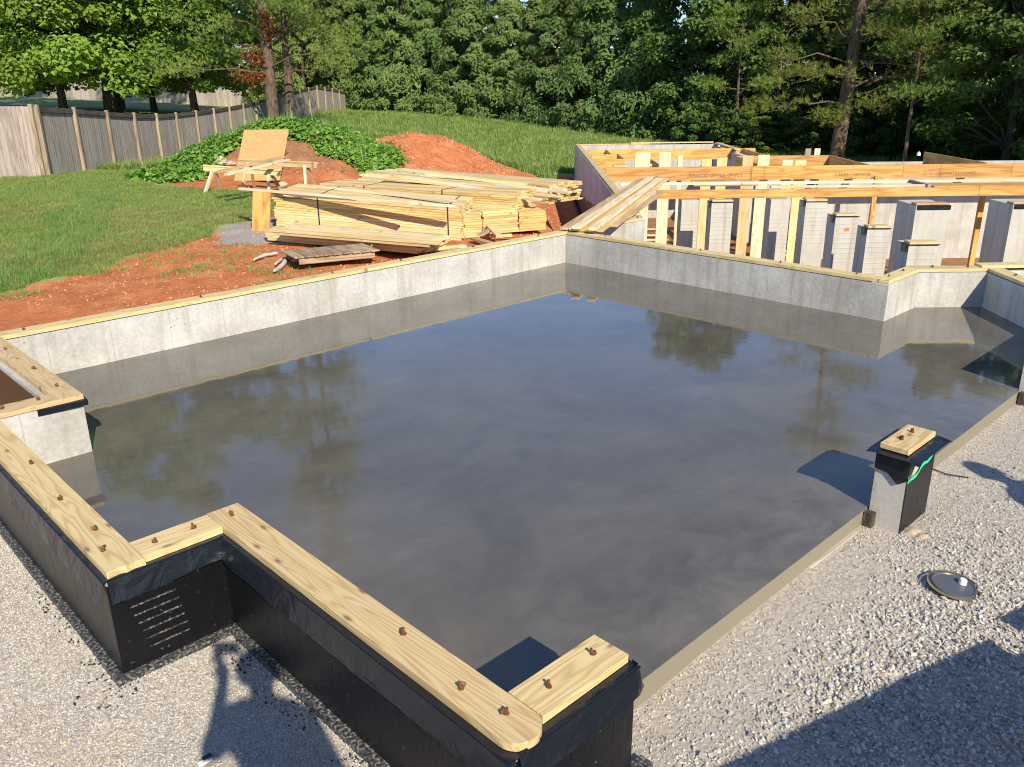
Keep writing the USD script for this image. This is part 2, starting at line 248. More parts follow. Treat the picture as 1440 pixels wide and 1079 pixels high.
M_rock = mottled('field_stone', [(.34, .27, .20), (.46, .37, .27), (.52, .46, .38)], 9)
def bark(name, a, b, c): return mat(name, {'tc': ('texture_coordinate', {}), 'mp': ('mapping', {'scale': (9, 9, 2.2)}), 'v': ('voronoi_texture', {'scale': 1.4, 'feature': 'f1'}), 'n': ('noise_texture', {'scale': 5, 'detail': 4}), 'mf': ('mix_float', {'fac': .45}), 'r': ('rgb_ramp', {'ramp': [(.2, a), (.5, b), (.8, c)]}), 'bp': ('bump', {'strength': .9, 'distance': .05}), 'p': ('principled_bsdf', {'roughness': .9, 'specular_ior_level': .1})},
    [('tc.object', 'mp.vector'), ('mp.vector', 'v.vector'), ('mp.vector', 'n.vector'), ('v.distance', 'mf.a'), ('n.fac', 'mf.b'), ('mf.result', 'r.fac'), ('r.color', 'p.base_color'), ('mf.result', 'bp.height'), ('bp.normal', 'p.normal')])
M_bark_pine = bark('pine_bark', (.20, .145, .105), (.13, .09, .065), (.055, .038, .028))
M_bark_grey = bark('grey_bark', (.12, .10, .08), (.075, .06, .05), (.035, .028, .022))
M_bark_pale = bark('pale_bark', (.32, .27, .21), (.24, .19, .14), (.12, .09, .07))
def leafmat(name, cols, trans=.35, rough=.5):
    return mat(name, {'g': ('geometry', {}), 'oi': ('object_info', {}), 'n': ('noise_texture', {'scale': .9, 'detail': 2}), 'mf': ('mix_float', {'fac': .45}), 'r': ('rgb_ramp', {'ramp': list(zip(np.linspace(.15, .85, len(cols)), cols))}),
        'hs': ('hsv', {}), 'hv': ('map_range', {'to_min': .76, 'to_max': 1.24}), 'om': ('math', {'math_type': 'multiply', 'value2': 7.31}), 'of': ('math', {'math_type': 'fraction'}), 'hh': ('map_range', {'to_min': .472, 'to_max': .518}),
        'tcm': ('mix_color', {'blend_type': 'multiply', 'fac': 1.0, 'b': (1.15, 1.25, .45)}), 't': ('translucent_bsdf', {}), 'p': ('principled_bsdf', {'roughness': rough, 'specular_ior_level': .3}), 'ms': ('mix_closure', {'fac': trans})},
        [('g.random_per_island', 'mf.a'), ('g.position', 'n.vector'), ('n.fac', 'mf.b'), ('mf.result', 'r.fac'), ('r.color', 'hs.color'), ('oi.random', 'hv.value'), ('hv.result', 'hs.value'), ('oi.random', 'om.value1'), ('om.value', 'of.value1'), ('of.value', 'hh.value'), ('hh.result', 'hs.hue'), ('hs.color', 'p.base_color'), ('hs.color', 'tcm.a'), ('tcm.result', 't.color'), ('p.BSDF', 'ms.closure1'), ('t.BSDF', 'ms.closure2')], surface='ms.closure')
M_maple = leafmat('maple_leaves', [(.14, .235, .032), (.23, .36, .052), (.35, .49, .10)])
M_cedar = leafmat('cedar_sprays', [(.115, .18, .048), (.175, .25, .068), (.25, .34, .10)], .2, .6)
M_cedar2 = leafmat('light_conifer_sprays', [(.15, .23, .062), (.215, .31, .09), (.30, .40, .14)], .25, .6)
M_pine = leafmat('pine_needles', [(.17, .225, .05), (.24, .31, .07), (.33, .40, .12)], .25, .55)
M_wood = leafmat('woodland_leaves', [(.075, .13, .028), (.115, .19, .04), (.17, .27, .07)], .3)
M_vine = leafmat('vine_leaves', [(.16, .31, .05), (.25, .45, .085), (.35, .57, .14)], .3)
M_rusty = leafmat('dead_vine_leaves', [(0.208, 0.058, 0.021), (0.351, 0.098, 0.033), (0.468, 0.169, 0.065)], .3)
M_grass = leafmat('lawn_blades', [(.23, .32, .085), (.31, .41, .125), (.43, .50, .19)], .35, .55)
M_dry = leafmat('dry_blades', [(.34, .29, .12), (.45, .38, .17), (.55, .47, .24)], .3, .6)
M_weed = leafmat('weed_blades', [(.16, .29, .075), (.22, .36, .11), (.28, .42, .15)], .35, .5)

# ------------------------------------------------------------------ terrain
CP = np.array([(8, -6, .42), (11, -7, .45), (14, -4, .44), (11.9, -2.2, .40), (12.6, -.6, .30), (13.8, -1.0, .25), (14.6, -.2, .22), (15, .2, .18), (19, -1, .3), (21, -8, .5), (20, -12, .6), (14, -9, .52), (16, -12, .6), (10, -12, .55), (22.6, -12.8, .6), (24.9, -13, .49), (27.2, -13.3, .34), (29.5, -13.5, .2), (32, -13.8, .1), (35, -14, .05), (40, -14.2, .1), (46, -14.4, .25), (52, -14.4, .6), (60, -14.4, 1.0), (66, -14.5, .7), (71, -14.5, .4),
    (60, -32, 1.55), (60, -23, 1.07), (98, -60, 2.2), (87, -29.5, 1.0), (110, -30, 1.2), (70, -9.3, .45), (62, 2, -.3), (58, 8, -.9), (50, 20, -1.6), (48, 29, -1.9), (33, 1, -.5), (25, -3, .25), (29, .5, -.35), (25, .5, -.1), (35, -7, .2), (45, -5, .1), (45, 3, -.7), (40, 8, -1.2), (36, 16, -1.7), (80, 10, -1), (80, 40, -2.2), (130, 0, -.5), (160, 60, -2), (160, -80, 2), (30, 30, -2.0), (20, -25, .8), (35, -30, .7), (45, -40, 1.1), (8, -25, .8), (300, 0, 0), (300, 200, -2), (300, -200, 2)], float)
_rbf = RBFInterpolator(CP[:, :2], CP[:, 2], kernel='linear', smoothing=.02)
def sst(a, b, x): t = np.clip((x-a)/(b-a), 0, 1); return t*t*(3-2*t)
def mounds(u, v):
    nz = meshkit.fbm(np.c_[u*.55, v*.55, 0*u], 4, 3)-.5
    d1 = np.hypot((u-27.0)/(4.6+2.2*nz), (v+7.4)/(3.4+1.6*nz)); m1 = 1.28*(1-sst(.12, 1.05, d1))
    d1b = np.hypot((u-25.6)/2.6, (v+9.2)/1.5); m1 = np.maximum(m1, .75*(1-sst(.1, 1.05, d1b)))
    d2 = np.hypot((u-31.4)/(5.4+2*nz), (v+3.8)/(3.7+1.5*nz)); m2 = 1.12*(1-sst(.10, 1.05, d2))
    d3 = np.hypot((u-30.5)/3.5, (v+1.9)/2.2); m2 = np.maximum(m2, .40*(1-sst(.1, 1.0, d3)))
    return m1, m2
HOUSE_PIT = Polygon([U(8, 1.85), U(33.2, 1.85), U(33.2, 20), U(8, 20)])
def tz(x, y):
    x, y = np.asarray(x, float), np.asarray(y, float); sh = x.shape; x, y = x.ravel(), y.ravel(); u, v = UV(x, y)
    z = _rbf(np.c_[u, v]); m1, m2 = mounds(u, v); z = z+np.maximum(m1, m2)+.25*np.minimum(m1, m2)
    rough = 0.05+.16*np.clip(np.maximum(m1, m2), 0, 1)
    z += rough*(meshkit.fbm(np.c_[x*1.9, y*1.9, 0*x], 4, 11)-.5)*2*np.exp(-np.maximum(u-30, 0)/20)
    trench = (1-sst(.35, 1.5, np.abs(v-1.6)))*sst(15.5, 18, u)*(1-sst(31, 34, u)); z -= trench*(z+1.15)
    pit = sst(1.75, 1.85, v)*(1-sst(33.1, 33.4, u))*(1-sst(19.5, 21, v))*sst(9, 9.01, u); z = z*(1-pit)-2.15*pit
    front = (1-sst(8.90, 8.97, y))*np.where((v > 1.75), 0, 1)*(1-sst(30, 31, u)); front = np.maximum(front, (y < 8.9)*(x < 10)*1.0)
    pitarea = (v > 1.8) & (u > 12.9) & (x > 10.0)
    z = np.where(pitarea, z, z*(1-front)-.30*front)
    return z.reshape(sh)
def spaced(a, b, d0, grow, far): 
    s = [a]; d = d0
    while s[-1] < far:
        s.append(s[-1]+d)
        if s[-1] > b: d *= grow
    return np.array(s)
us = np.r_[np.arange(-40, 5, 5.0), spaced(5, 36, .13, 1.06, 900)]
vr_ = spaced(0, 9, .14, 1.09, 600); vl_ = -spaced(0, 17, .14, 1.09, 600)[::-1]
vs = np.r_[vl_[:-1], vr_]
gu, gv = np.meshgrid(us, vs, indexing='ij'); gx, gy = U(gu, gv); gz = tz(gx, gy)
nu, nv = gu.shape; ii = np.arange(nu*nv).reshape(nu, nv)
gf = np.stack([ii[:-1, :-1], ii[:-1, 1:], ii[1:, 1:], ii[1:, :-1]], -1).reshape(-1, 4)
# where the clay is bare
def pxpoly(pts, z): return Polygon([at(a, b, z)[:2] for a, b in pts])
clay = pxpoly([(-80, 432), (0, 414), (120, 384), (200, 358), (290, 334), (345, 318), (400, 295), (480, 285), (820, 290), (830, 330), (800, 335), (0, 475), (-80, 495)], .44)
clay2 = Polygon([U(*p) for p in [(19.3, -5.6), (20.6, -8.4), (23, -10.2), (27, -10.4), (31, -8.4), (34.8, -7), (36, -4.5), (33.5, -1.4), (32.2, -.2), (31.5, 2.2), (12, 2.2), (13, -3)]])
grey = pxpoly([(300, 345), (318, 322), (372, 308), (480, 318), (470, 340), (392, 343)], .44).union(pxpoly([(600, 352), (650, 338), (760, 328), (800, 315), (800, 330), (690, 350)], .44))
P2 = shapely.points(gx.ravel(), gy.ravel())
def edge(poly, soft): 
    ins = shapely.contains(poly, P2); d = shapely.distance(poly.boundary, P2); return np.clip(.5+np.where(ins, d, -d)/(2*soft), 0, 1)
near = (gu.ravel() < 45) & (np.abs(gv.ravel()) < 30)
mc = np.where(near, np.maximum(edge(clay, .55), edge(clay2, .7)), 0); mg = np.where(near, edge(grey, .35), 0)
m1, m2 = mounds(gu.ravel(), gv.ravel()); mb = np.clip(m1*1.6, 0, 1)
pitm = ((gz.ravel() < -1.9) & (gv.ravel() > 1.7) & (gu.ravel() < 34)).astype(float); mc = np.maximum(mc, pitm); mb = np.maximum(mb, pitm); mb = np.maximum(mb, ((gx.ravel() < 1.75) & (gx.ravel() > -6) & (gy.ravel() > 7) & (gy.ravel() < 14))*1.0)
tr_ = (1-sst(.3, 1.6, np.abs(gv.ravel()-1.6)))*(gu.ravel() > 15)*(gu.ravel() < 33.5); mc = np.maximum(mc, tr_); mc = np.maximum(mc, ((gx.ravel() < 1.7) & (gx.ravel() > -6) & (gy.ravel() > 7) & (gy.ravel() < 14))*1.0)
M_ground = mat('turf_and_clay', {
    'ac': ('attribute', {'attribute': 'clay'}), 'ab': ('attribute', {'attribute': 'brown'}), 'ag': ('attribute', {'attribute': 'grey'}), 'g': ('geometry', {}),
    'n1': ('noise_texture', {'scale': .55, 'detail': 5}), 'n2': ('noise_texture', {'scale': 2.4, 'detail': 7, 'roughness': .7}), 'n3': ('noise_texture', {'scale': 22, 'detail': 6, 'roughness': .7}),
    'gr': ('rgb_ramp', {'ramp': [(.3, (.19, .25, .075)), (.5, (.27, .31, .11)), (.66, (.42, .38, .19))]}), 'gm': ('mix_float', {'fac': .4}),
    'cr': ('rgb_ramp', {'ramp': [(.25, (.27, .083, .033)), (.48, (.44, .148, .056)), (.60, (.55, .235, .105)), (.74, (.68, .46, .30))]}), 'cm': ('mix_float', {'fac': .45}),
    'br': ('rgb_ramp', {'ramp': [(.3, (.20, .10, .05)), (.55, (.30, .155, .08)), (.75, (.42, .25, .15))]}),
    'sr': ('rgb_ramp', {'ramp': [(.3, (.22, .20, .19)), (.7, (.42, .39, .36))]}),
    'ca': ('math', {'math_type': 'add'}), 'cs': ('math', {'math_type': 'subtract', 'value2': .5}), 'csm': ('math', {'math_type': 'multiply', 'value2': 1.1}), 'ct': ('map_range', {'from_min': .42, 'from_max': .58, 'clamp': True}),
    'ga': ('math', {'math_type': 'add'}), 'gt': ('map_range', {'from_min': .42, 'from_max': .6, 'clamp': True}),
    'mb': ('mix_color', {}), 'mc': ('mix_color', {}), 'ms': ('mix_color', {}),
    'bp': ('bump', {'strength': .9, 'distance': .05}), 'p': ('principled_bsdf', {'roughness': .95, 'specular_ior_level': .1})},
    [('g.position', 'n1.vector'), ('g.position', 'n2.vector'), ('g.position', 'n3.vector'), ('n1.fac', 'gm.a'), ('n2.fac', 'gm.b'), ('gm.result', 'gr.fac'), ('n2.fac', 'cm.a'), ('n3.fac', 'cm.b'), ('cm.result', 'cr.fac'), ('cm.result', 'br.fac'), ('n3.fac', 'sr.fac'),
     ('n2.fac', 'cs.value1'), ('cs.value', 'csm.value1'), ('csm.value', 'ca.value1'), ('ac.fac', 'ca.value2'), ('ca.value', 'ct.value'), ('csm.value', 'ga.value1'), ('ag.fac', 'ga.value2'), ('ga.value', 'gt.value'),
     ('ab.fac', 'mb.fac'), ('cr.color', 'mb.a'), ('br.color', 'mb.b'), ('ct.result', 'mc.fac'), ('gr.color', 'mc.a'), ('mb.result', 'mc.b'), ('gt.result', 'ms.fac'), ('mc.result', 'ms.a'), ('sr.color', 'ms.b'), ('ms.result', 'p.base_color'),
     ('cm.result', 'bp.height'), ('bp.normal', 'p.normal')])
gp = obj('ground', (np.c_[gx.ravel(), gy.ravel(), gz.ravel()], gf), M_ground, smooth=True, kind='structure')
for nm, a in (('clay', mc), ('brown', mb), ('grey', mg)):
    UsdGeom.PrimvarsAPI(gp).CreatePrimvar(nm, Sdf.ValueTypeNames.FloatArray, 'vertex').Set(Vt.FloatArray.FromNumpy(np.asarray(a, np.float32)))
def clayness(x, y):
    P = shapely.points(x, y)
    def e(poly, s): ins = shapely.contains(poly, P); d = shapely.distance(poly.boundary, P); return np.clip(.5+np.where(ins, d, -d)/(2*s), 0, 1)
    return np.maximum(e(clay, .55), e(clay2, .7)), e(grey, .35)
# ------------------------------------------------------------------ the garage foundation
inner = [(2.29, 1.91), (1.80, 1.91), (1.80, 4.10), (1.20, 4.10), (1.20, 6.60), (1.77, 6.60), (1.77, 8.83), (9.66, 8.83), (9.66, 3.79), (10.55, 3.79), (11.13, 3.21), (9.87, 1.95), (8.25, 1.95)]
IN, OUT = np.array(inner), offset_line(inner, .215)
gfd = thing('garage_foundation', 'low poured concrete wall with black tarred outside running round the wet slab', 'foundation wall')
wl = ['near stub wall beside the slab opening', 'near wall under the long sill board', 'short wall of the step', 'left wall of the bump-out', 'short return wall with a bright face', 'left end wall', 'long back wall', 'right back wall', 'short wall before the angled bay', 'angled wall facing the camera', 'angled wall in shade', 'wall end right of the slab']
for i in range(len(inner)-1):
    q = Polygon([IN[i], IN[i+1], OUT[i+1], OUT[i]])
    obj('wall', prism(q, -.6, .590), M_conc, gfd, label=wl[i])
ext_e = at(903, 309, .59)[:2]
obj('wall', prism(Polygon([(9.88, 8.84), (ext_e[0], 8.84), (ext_e[0], 9.045), (9.88, 9.045)]), -2.4, .590), M_conc, gfd, label='wall running on past the back corner')
obj('wall', prism(Polygon([(9.90, 4.0), (9.905, 4.0), (9.905, 8.84), (9.90, 8.84)]).buffer(.02, join_style=2), -2.4, .42), M_conc, gfd, label='deep lower wall on the pit side')
ft = offset_line([(2.40, 1.70), (1.585, 1.695), (1.585, 3.885), (.985, 3.885), (.985, 6.9)], -.0)
fo = offset_line(ft, .05); fi = offset_line(ft, -.02)
for i in range(len(ft)-1): obj('footing', prism(Polygon([fi[i], fi[i+1], fo[i+1], fo[i]]), -.4, .05), M_tarworn, gfd)
# tar on the outside, and the black sheet that hangs from under the sill boards
def ribbon(line, zt, zb, off, wave=0, seed=0, step=.04):
    line = np.asarray(line, float); d = np.r_[0, np.cumsum(np.linalg.norm(np.diff(line, axis=0), axis=1))]
    s = np.unique(np.r_[np.arange(0, d[-1], step), d]); x, y = np.interp(s, d, line[:, 0]), np.interp(s, d, line[:, 1])
    rows = []
    for k, t in enumerate(np.linspace(0, 1, 5)):
        n = meshkit.fbm(np.c_[s*2.2, 0*s+k*.4, 0*s+seed], 3, seed)-.5; n2 = meshkit.fbm(np.c_[s*9, 0*s+k*.9, 0*s+seed], 2, seed+5)-.5
        nx_ = np.gradient(y); ny_ = -np.gradient(x); ln = np.hypot(nx_, ny_)+1e-9; o = (off+wave*(abs(n2)*.25+.15)*t+(wave > .04)*.022*t)*-1
        rows.append(np.c_[x+nx_/ln*o, y+ny_/ln*o, zt+(zb-zt+wave*n)*t])
    V = np.concatenate(rows); m = len(s); F = []
    for k in range(4):
        for i in range(m-1): a = k*m+i; F += [(a, a+m, a+m+1), (a, a+m+1, a+1)]
    return trimesh.Trimesh(V, np.array(F), process=False)
tl = offset_line([(2.292, 1.90), (2.292, 1.695), (1.585, 1.695), (1.585, 3.885), (.985, 3.885), (.985, 6.815), (1.555, 6.815), (1.555, 9.05)], 0)
obj('tar_coating', ribbon(tl, .560, -.25, .006), M_tar, gfd)
for k in range(7):
    z = .455-.052*k; obj('form_ridge', bx(1.055+.012*k, 1.29+.008*k, 3.8695, 3.8765, z-.003, z+.003), M_tarworn, gfd)
flaps = [([(2.292, 1.72), (2.292, 1.695), (1.62, 1.695)], .605, .475, 3, 'black plastic flap hanging over the near stub wall'), ([(1.60, 1.695), (1.585, 1.695), (1.585, 3.885), (.985, 3.885)], .600, .475, 4, 'black plastic flap under the long knotty sill board and the step'), ([(.985, 3.88), (.985, 6.3)], .598, .475, 5, 'black plastic flap along the outside of the left sill board')]
for ln_, zt, zb, sd_, lb in flaps: obj('membrane_flap', ribbon(ln_, zt, zb, .016, .055, sd_), M_mem, smooth=50, label=lb, cat='plastic sheet')
for k, (q0, q1) in enumerate((((1.56, 1.672), (2.31, 1.75)), ((1.563, 1.674), (1.64, 3.90)), ((.962, 3.863), (1.60, 3.94)), ((.962, 3.863), (1.02, 6.55)))):
    obj('sheet_lap', bx(q0[0], q1[0], q0[1], q1[1], .5905+.0008*k, .5925+.0008*k), M_mem, stage.GetPrimAtPath(('/World/membrane_flap', '/World/membrane_flap_001', '/World/membrane_flap_001', '/World/membrane_flap_002')[k]))
obj('membrane_flap', cat([prism(Polygon([(1.45, 6.59), (1.80, 6.575), (1.81, 6.70), (1.45, 6.72)]), .589, .5925), ribbon([(1.45, 6.592), (1.80, 6.575)], .592, .55, -.006, .02, 8)]), M_mem, label='black plastic flap at the tip of the short bright return wall', cat='plastic sheet')
# dark sealing strips under the sill boards along the back walls
for (a, b, c, d_), lb in (((1.80, 9.86, 8.832, 9.03), 'dark sealing strip under the long back sill board'), ((9.67, 9.87, 4.0, 8.828), 'dark sealing strip under the sill board by the pit')): obj('sill_seal', bx(a, b, c, d_, .5895, .5945), M_mem, label=lb, cat='sealing strip')
Z0, Z1 = .595, .634
plates = [
    ((1.79, 1.818), (2.292, 1.818), .184, 'short sill board ending the near wall beside the slab opening', [(.13, 0), (.40, .01)], 0),
    ((1.6925, 4.10), (1.6925, 1.70), .184, 'long knotty sill board in the foreground with a rounded end', [(.12, 0), (1.62, .03), (2.05, -.02), (2.27, .01)], .07),
    ((1.18, 3.997), (1.598, 3.997), .184, 'short sill board of the step between two longer boards', [(.10, .0), (.30, .0)], 0),
    ((1.088, 6.60), (1.088, 3.875), .186, 'left sill board with a ragged orange end', [(.5, -.02), (1.1, .03), (1.75, 0), (2.25, .02), (2.5, -.03)], .02),
    ((1.0, 6.695), (1.60, 6.695), .184, 'short sill board above the bright return wall', [(.25, 0), (.5, .01)], 0),
    ((1.69, 8.83), (1.69, 6.60), .184, 'sill board on the left end wall with a knot near its tip', [(.5, 0), (1.3, .02), (1.9, .01)], 0),
    ((1.60, 8.935), (5.95, 8.935), .184, 'left half of the long back sill board beside the red clay', [(.4, .0), (2.2, 0), (3.9, 0)], 0),
    ((5.955, 8.935), (9.96, 8.935), .184, 'right half of the long back sill board beside the lumber', [(.6, 0), (1.9, .02), (3.2, 0)], 0),
    ((9.79, 8.835), (9.79, 3.99), .184, 'sill board between the slab and the basement pit', [(.7, 0), (2.4, 0), (3.6, 0), (4.6, 0)], 0)]
def bolt(p, parent, s=.85):
    q = np.array([p[0], p[1], Z1]); a = rng.uniform(-.25, .25, 2); rod = tube([q, q+(a[0]*.03, a[1]*.03, .034*s)], .0065, 7); w = trimesh.creation.cylinder(.0125, .003, sections=12); w.apply_translation(q+(0, 0, .003))
    nut = trimesh.creation.cylinder(.0085, .008, sections=6); nut.apply_translation(q+(0, 0, .011)); chip = cbox(.026, .005, .018).copy(); chip.apply_transform(trimesh.transformations.rotation_matrix(rng.uniform(0, 6), (.3, .2, 1))); chip.apply_translation(q+rng.uniform(-.015, .015, 3)*(1, 1, 0)+(0, 0, .014))
    b_ = obj('anchor_bolt', rod, M_rust, parent); obj('washer', cat([w, chip]), M_rust, b_); obj('nut', nut, M_rust, b_)
for p0, p1, w, lb, bolts, rag in plates:
    t = thing('sill_plate', lb, 'sill board'); p0, p1 = np.array(p0), np.array(p1); dn = (p1-p0)/np.linalg.norm(p1-p0); nn = np.array([-dn[1], dn[0]])
    n = np.linalg.norm(p1-p0); xs = np.linspace(-n/2, n/2, max(8, int(n/.12)))
    ends = Polygon([(-n/2, -w/2), (n/2, -w/2), (n/2, w/2), (-n/2, w/2)])
    if rag == .07: ends = ends.difference(sbox(n/2-.055, -w, n/2+1, w)).union(affinity.scale(Point(n/2-.06, 0).buffer(w/2), .95, 1).intersection(sbox(-9, -w/2+.001, 9, w/2-.001)))
    elif rag: ends = ends.difference(Polygon([(n/2+.01, -w), (n/2-.015, -.03), (n/2-.002, .0), (n/2-.012, .04), (n/2+.01, w)]))
    b = prism(ends, -.019, .019)
    M = np.eye(4); M[:2, 0], M[:2, 1], M[:3, 3] = dn, nn, (*((p0+p1)/2), (Z0+Z1)/2)
    obj('plank', b, M_plate, t, M=M)
    for s, o in bolts: bolt(p0+dn*s+nn*o, t)
bay = [(9.70, 3.885), (10.60, 3.885), (11.265, 3.22), (9.9, 1.855)]
bi, bo = offset_line(bay, -.075), offset_line(bay, .11)
for i, lb in ((0, 'short sill board at the turn of the bay wall'), (1, 'sill board on the sunlit angled bay wall'), (2, 'sill board on the shaded angled bay wall')):
    t = thing('sill_plate', lb, 'sill board'); P = [bi[i], bi[i+1], bo[i+1], bo[i]]
    if i == 0: P[0], P[3] = (9.70, bi[0][1]), (9.70, bo[0][1])
    c = np.mean(P, 0); dn = np.subtract(bay[i+1], bay[i]); dn = dn/np.linalg.norm(dn); nn = np.array([-dn[1], dn[0]])
    loc = Polygon([((p-c)@dn, (p-c)@nn) for p in map(np.array, P)]).buffer(-.002, join_style=2)
    M = np.eye(4); M[:2, 0], M[:2, 1], M[:3, 3] = dn, nn, (*c, (Z0+Z1)/2+.001*i)
    obj('plank', prism(loc, -.019, .019), M_plate, t, M=M)
    ln_ = np.linalg.norm(np.subtract(bay[i+1], bay[i]))
    for s in (.25, .7): bolt(np.array(bay[i])+dn*s*ln_+nn*.02, t)
t = thing('sill_plate', 'sill board running right from the joint of the shaded bay wall', 'sill board'); j0 = np.array(U(*UV(11.22, 3.36))); 
board('plank', (*(j0+np.array(U(0, .0))), .640), (*(j0+np.array(U(.15, 3.0))), .640), .184, .038, M_plate, t)
obj('low_wall', prism(LineString([(11.2, 3.4), (13.4, 1.35)]).buffer(.1, cap_style=2), -2.4, .588), M_conc, gfd, label='wall carrying on to the right of the bay')
# the slab
sl = Polygon([(2.30, 1.935), (1.795, 1.90), (1.79, 4.09), (1.19, 4.09), (1.19, 6.61), (1.76, 6.61), (1.76, 8.84), (9.67, 8.84), (9.67, 3.80), (10.56, 3.80), (11.14, 3.21), (9.89, 1.96), (8.25, 1.94), (8.24, 1.935)])
def slabmesh():
    tri = prism(sl, -.1, .16); return tri
obj('concrete_slab', slabmesh(), M_slab, kind='structure')
# the pier between the two openings
pier = thing('concrete_pier', 'square concrete pier at the slab edge with black sheet and green paint line', 'pier')
PX0, PX1, PY0, PY1 = 5.095, 5.525, 1.715, 1.922
sh = trimesh.convex.convex_hull(np.concatenate([bx(PX0, PX1, PY0, PY1, -.3, -.2).vertices, bx(PX0+.004, PX1-.004, PY0+.004, PY1-.004, .5, .592).vertices]))
obj('shaft', sh, M_conc2, pier)
ns = 22; gxx, gyy = np.meshgrid(np.linspace(PX0-.06, PX1+.07, ns), np.linspace(PY0-.075, PY1+.05, ns), indexing='ij')
ox = np.maximum(np.maximum(PX0-gxx, gxx-PX1), 0); oy = np.maximum(np.maximum(PY0-gyy, gyy-PY1), 0); n_ = meshkit.fbm(np.c_[gxx.ravel()*9, gyy.ravel()*9, 0*gxx.ravel()], 3, 4).reshape(gxx.shape)-.5
gz_ = .596+n_*.012*(ox+oy > 0)-np.where(oy > 0, 0.2, .18)*(ox+oy)*(1+n_)
ii_ = np.arange(ns*ns).reshape(ns, ns); ff = np.stack([ii_[:-1, :-1], ii_[1:, :-1], ii_[1:, 1:], ii_[:-1, 1:]], -1).reshape(-1, 4)
obj('membrane', (np.c_[gxx.ravel(), gyy.ravel(), gz_.ravel()], ff), M_mem, pier, smooth=True)
obj('membrane', (np.array([(PX0-.012, PY1, .585), (PX0-.012, PY0-.012, .585), (PX0-.016, PY0-.012, .435), (PX0-.014, PY0+.05, .39), (PX0-.012, PY0+.12, .45), (PX0-.010, PY1, .46)]), np.array([(0, 1, 2), (0, 2, 3), (0, 3, 4), (0, 4, 5)])), M_mem, pier, label='torn flap hanging down the lit face')
obj('membrane', (np.array([(PX0-.012, PY0-.010, .585), (PX1, PY0-.012, .592), (PX1-.03, PY0-.014, .575), (PX0+.10, PY0-.012, .545), (PX0+.03, PY0-.014, .47), (PX0-.012, PY0-.012, .45)]), np.array([(0, 1, 2), (0, 2, 3), (0, 3, 4), (0, 4, 5)])), M_mem, pier, label='torn flap hanging down the dark face')
nn_ = 14; xs = np.linspace(PX0+.0, PX1, nn_); zt = .40+.10*(xs-PX0)/.43+.012*np.sin(xs*31)
obj('tar_coating', (np.concatenate([np.c_[xs, 0*xs+PY0-.005, zt], np.c_[xs, 0*xs+PY0-.005, 0*xs-.1]]), np.array([(i, i+nn_, i+nn_+1, i+1) for i in range(nn_-1)])), M_tar, pier)
obj('paint_line', (np.concatenate([np.c_[xs, 0*xs+PY0-.008, zt+.022+.006*np.sin(xs*50)], np.c_[xs, 0*xs+PY0-.008, zt-.004]]), np.array([(i, i+nn_, i+nn_+1, i+1) for i in range(nn_-1)])), M_green, pier)
pp = board('plank', (PX0-.005, 1.818, .6195), (PX1-.005, 1.818, .6195), .184, .038, M_plate, pier)
for s in (.13, .30):
    Z1s = Z1; q = (PX0+s, 1.818+.012); Z1 = .638; bolt(q, pier); Z1 = Z1s
for (px, py, s) in ((1283, 750, .05), (1297, 757, .038), (1290, 762, .03)):
    r_ = trimesh.creation.icosphere(2, s); r_.vertices *= np.array([1.2, 1, .7]); r_.vertices += (meshkit.fbm(r_.vertices*22+px, 3, int(px))[:, None]-.5)*s*1.1*r_.vertices/s
    r_.apply_translation(at(px, py, .035)); obj('loose_rock', r_, M_rock, smooth=30, label={1283: 'largest pale rock at the foot of the concrete pier', 1297: 'tan rock beside the largest rock at the pier foot', 1290: 'smallest rock in front of the two at the pier foot'}[px], cat='rock')
# gravel
gpoly = Polygon([(-6, -8), (16, -8), (16, 1.0), (9.5, 1.55), (8.3, 1.9), (2.2, 1.9), (1.3, 2.6), (1.3, 3.8), (.9, 3.8), (.9, 8.5), (-6, 8.5)])
xs_, ys_ = np.arange(-6, 16.01, .1), np.arange(-8, 8.51, .1); qx, qy = np.meshgrid(xs_, ys_, indexing='ij')
def gh(x, y): return .018+.05*(meshkit.fbm(np.c_[np.ravel(x)*1.1, np.ravel(y)*1.1, 0*np.ravel(x)], 4, 21).reshape(np.shape(x))-.5)+.02*sst(2, 5, x)
ii_ = np.arange(qx.size).reshape(qx.shape); ff = np.stack([ii_[:-1, :-1], ii_[1:, :-1], ii_[1:, 1:], ii_[:-1, 1:]], -1).reshape(-1, 4)
qc = np.c_[qx.ravel(), qy.ravel()][ff].mean(1); keep = (qc[:, 1] < 1.95) | (qc[:, 0] < 1.62); ff = ff[keep]
gv_, gi_ = np.unique(ff, return_inverse=True); obj('gravel_bed', (np.c_[qx.ravel(), qy.ravel(), gh(qx, qy).ravel()][gv_], gi_.reshape(ff.shape)), M_gravel, smooth=True, kind='structure')
def stone(seed):
    r = np.random.default_rng(seed); p = r.normal(size=(11, 3)); p /= np.linalg.norm(p, axis=1)[:, None]; p *= r.uniform(.7, 1.05, (11, 1))*np.array([1.0, .78, .55]); return trimesh.convex.convex_hull(p*.5)
STN = [stone(s) for s in range(6)]
def scatter(name, n, xr, yr, test, size, mats, label, cat_, seed, sink=.25):
    r = np.random.default_rng(seed); x, y = r.uniform(*xr, n), r.uniform(*yr, n); k = test(x, y, r); x, y = x[k], y[k]; n = len(x)
    s = size(x, y, r); pr = [(m, mm) for mm in mats for m in STN[:max(2, 6//len(mats))]]
    return instancer(name, pr, np.c_[x, y, gh(x, y)+s*(.5-sink)*.5], rquat(n, r), s, r.integers(0, len(pr), n), label=label, cat=cat_)
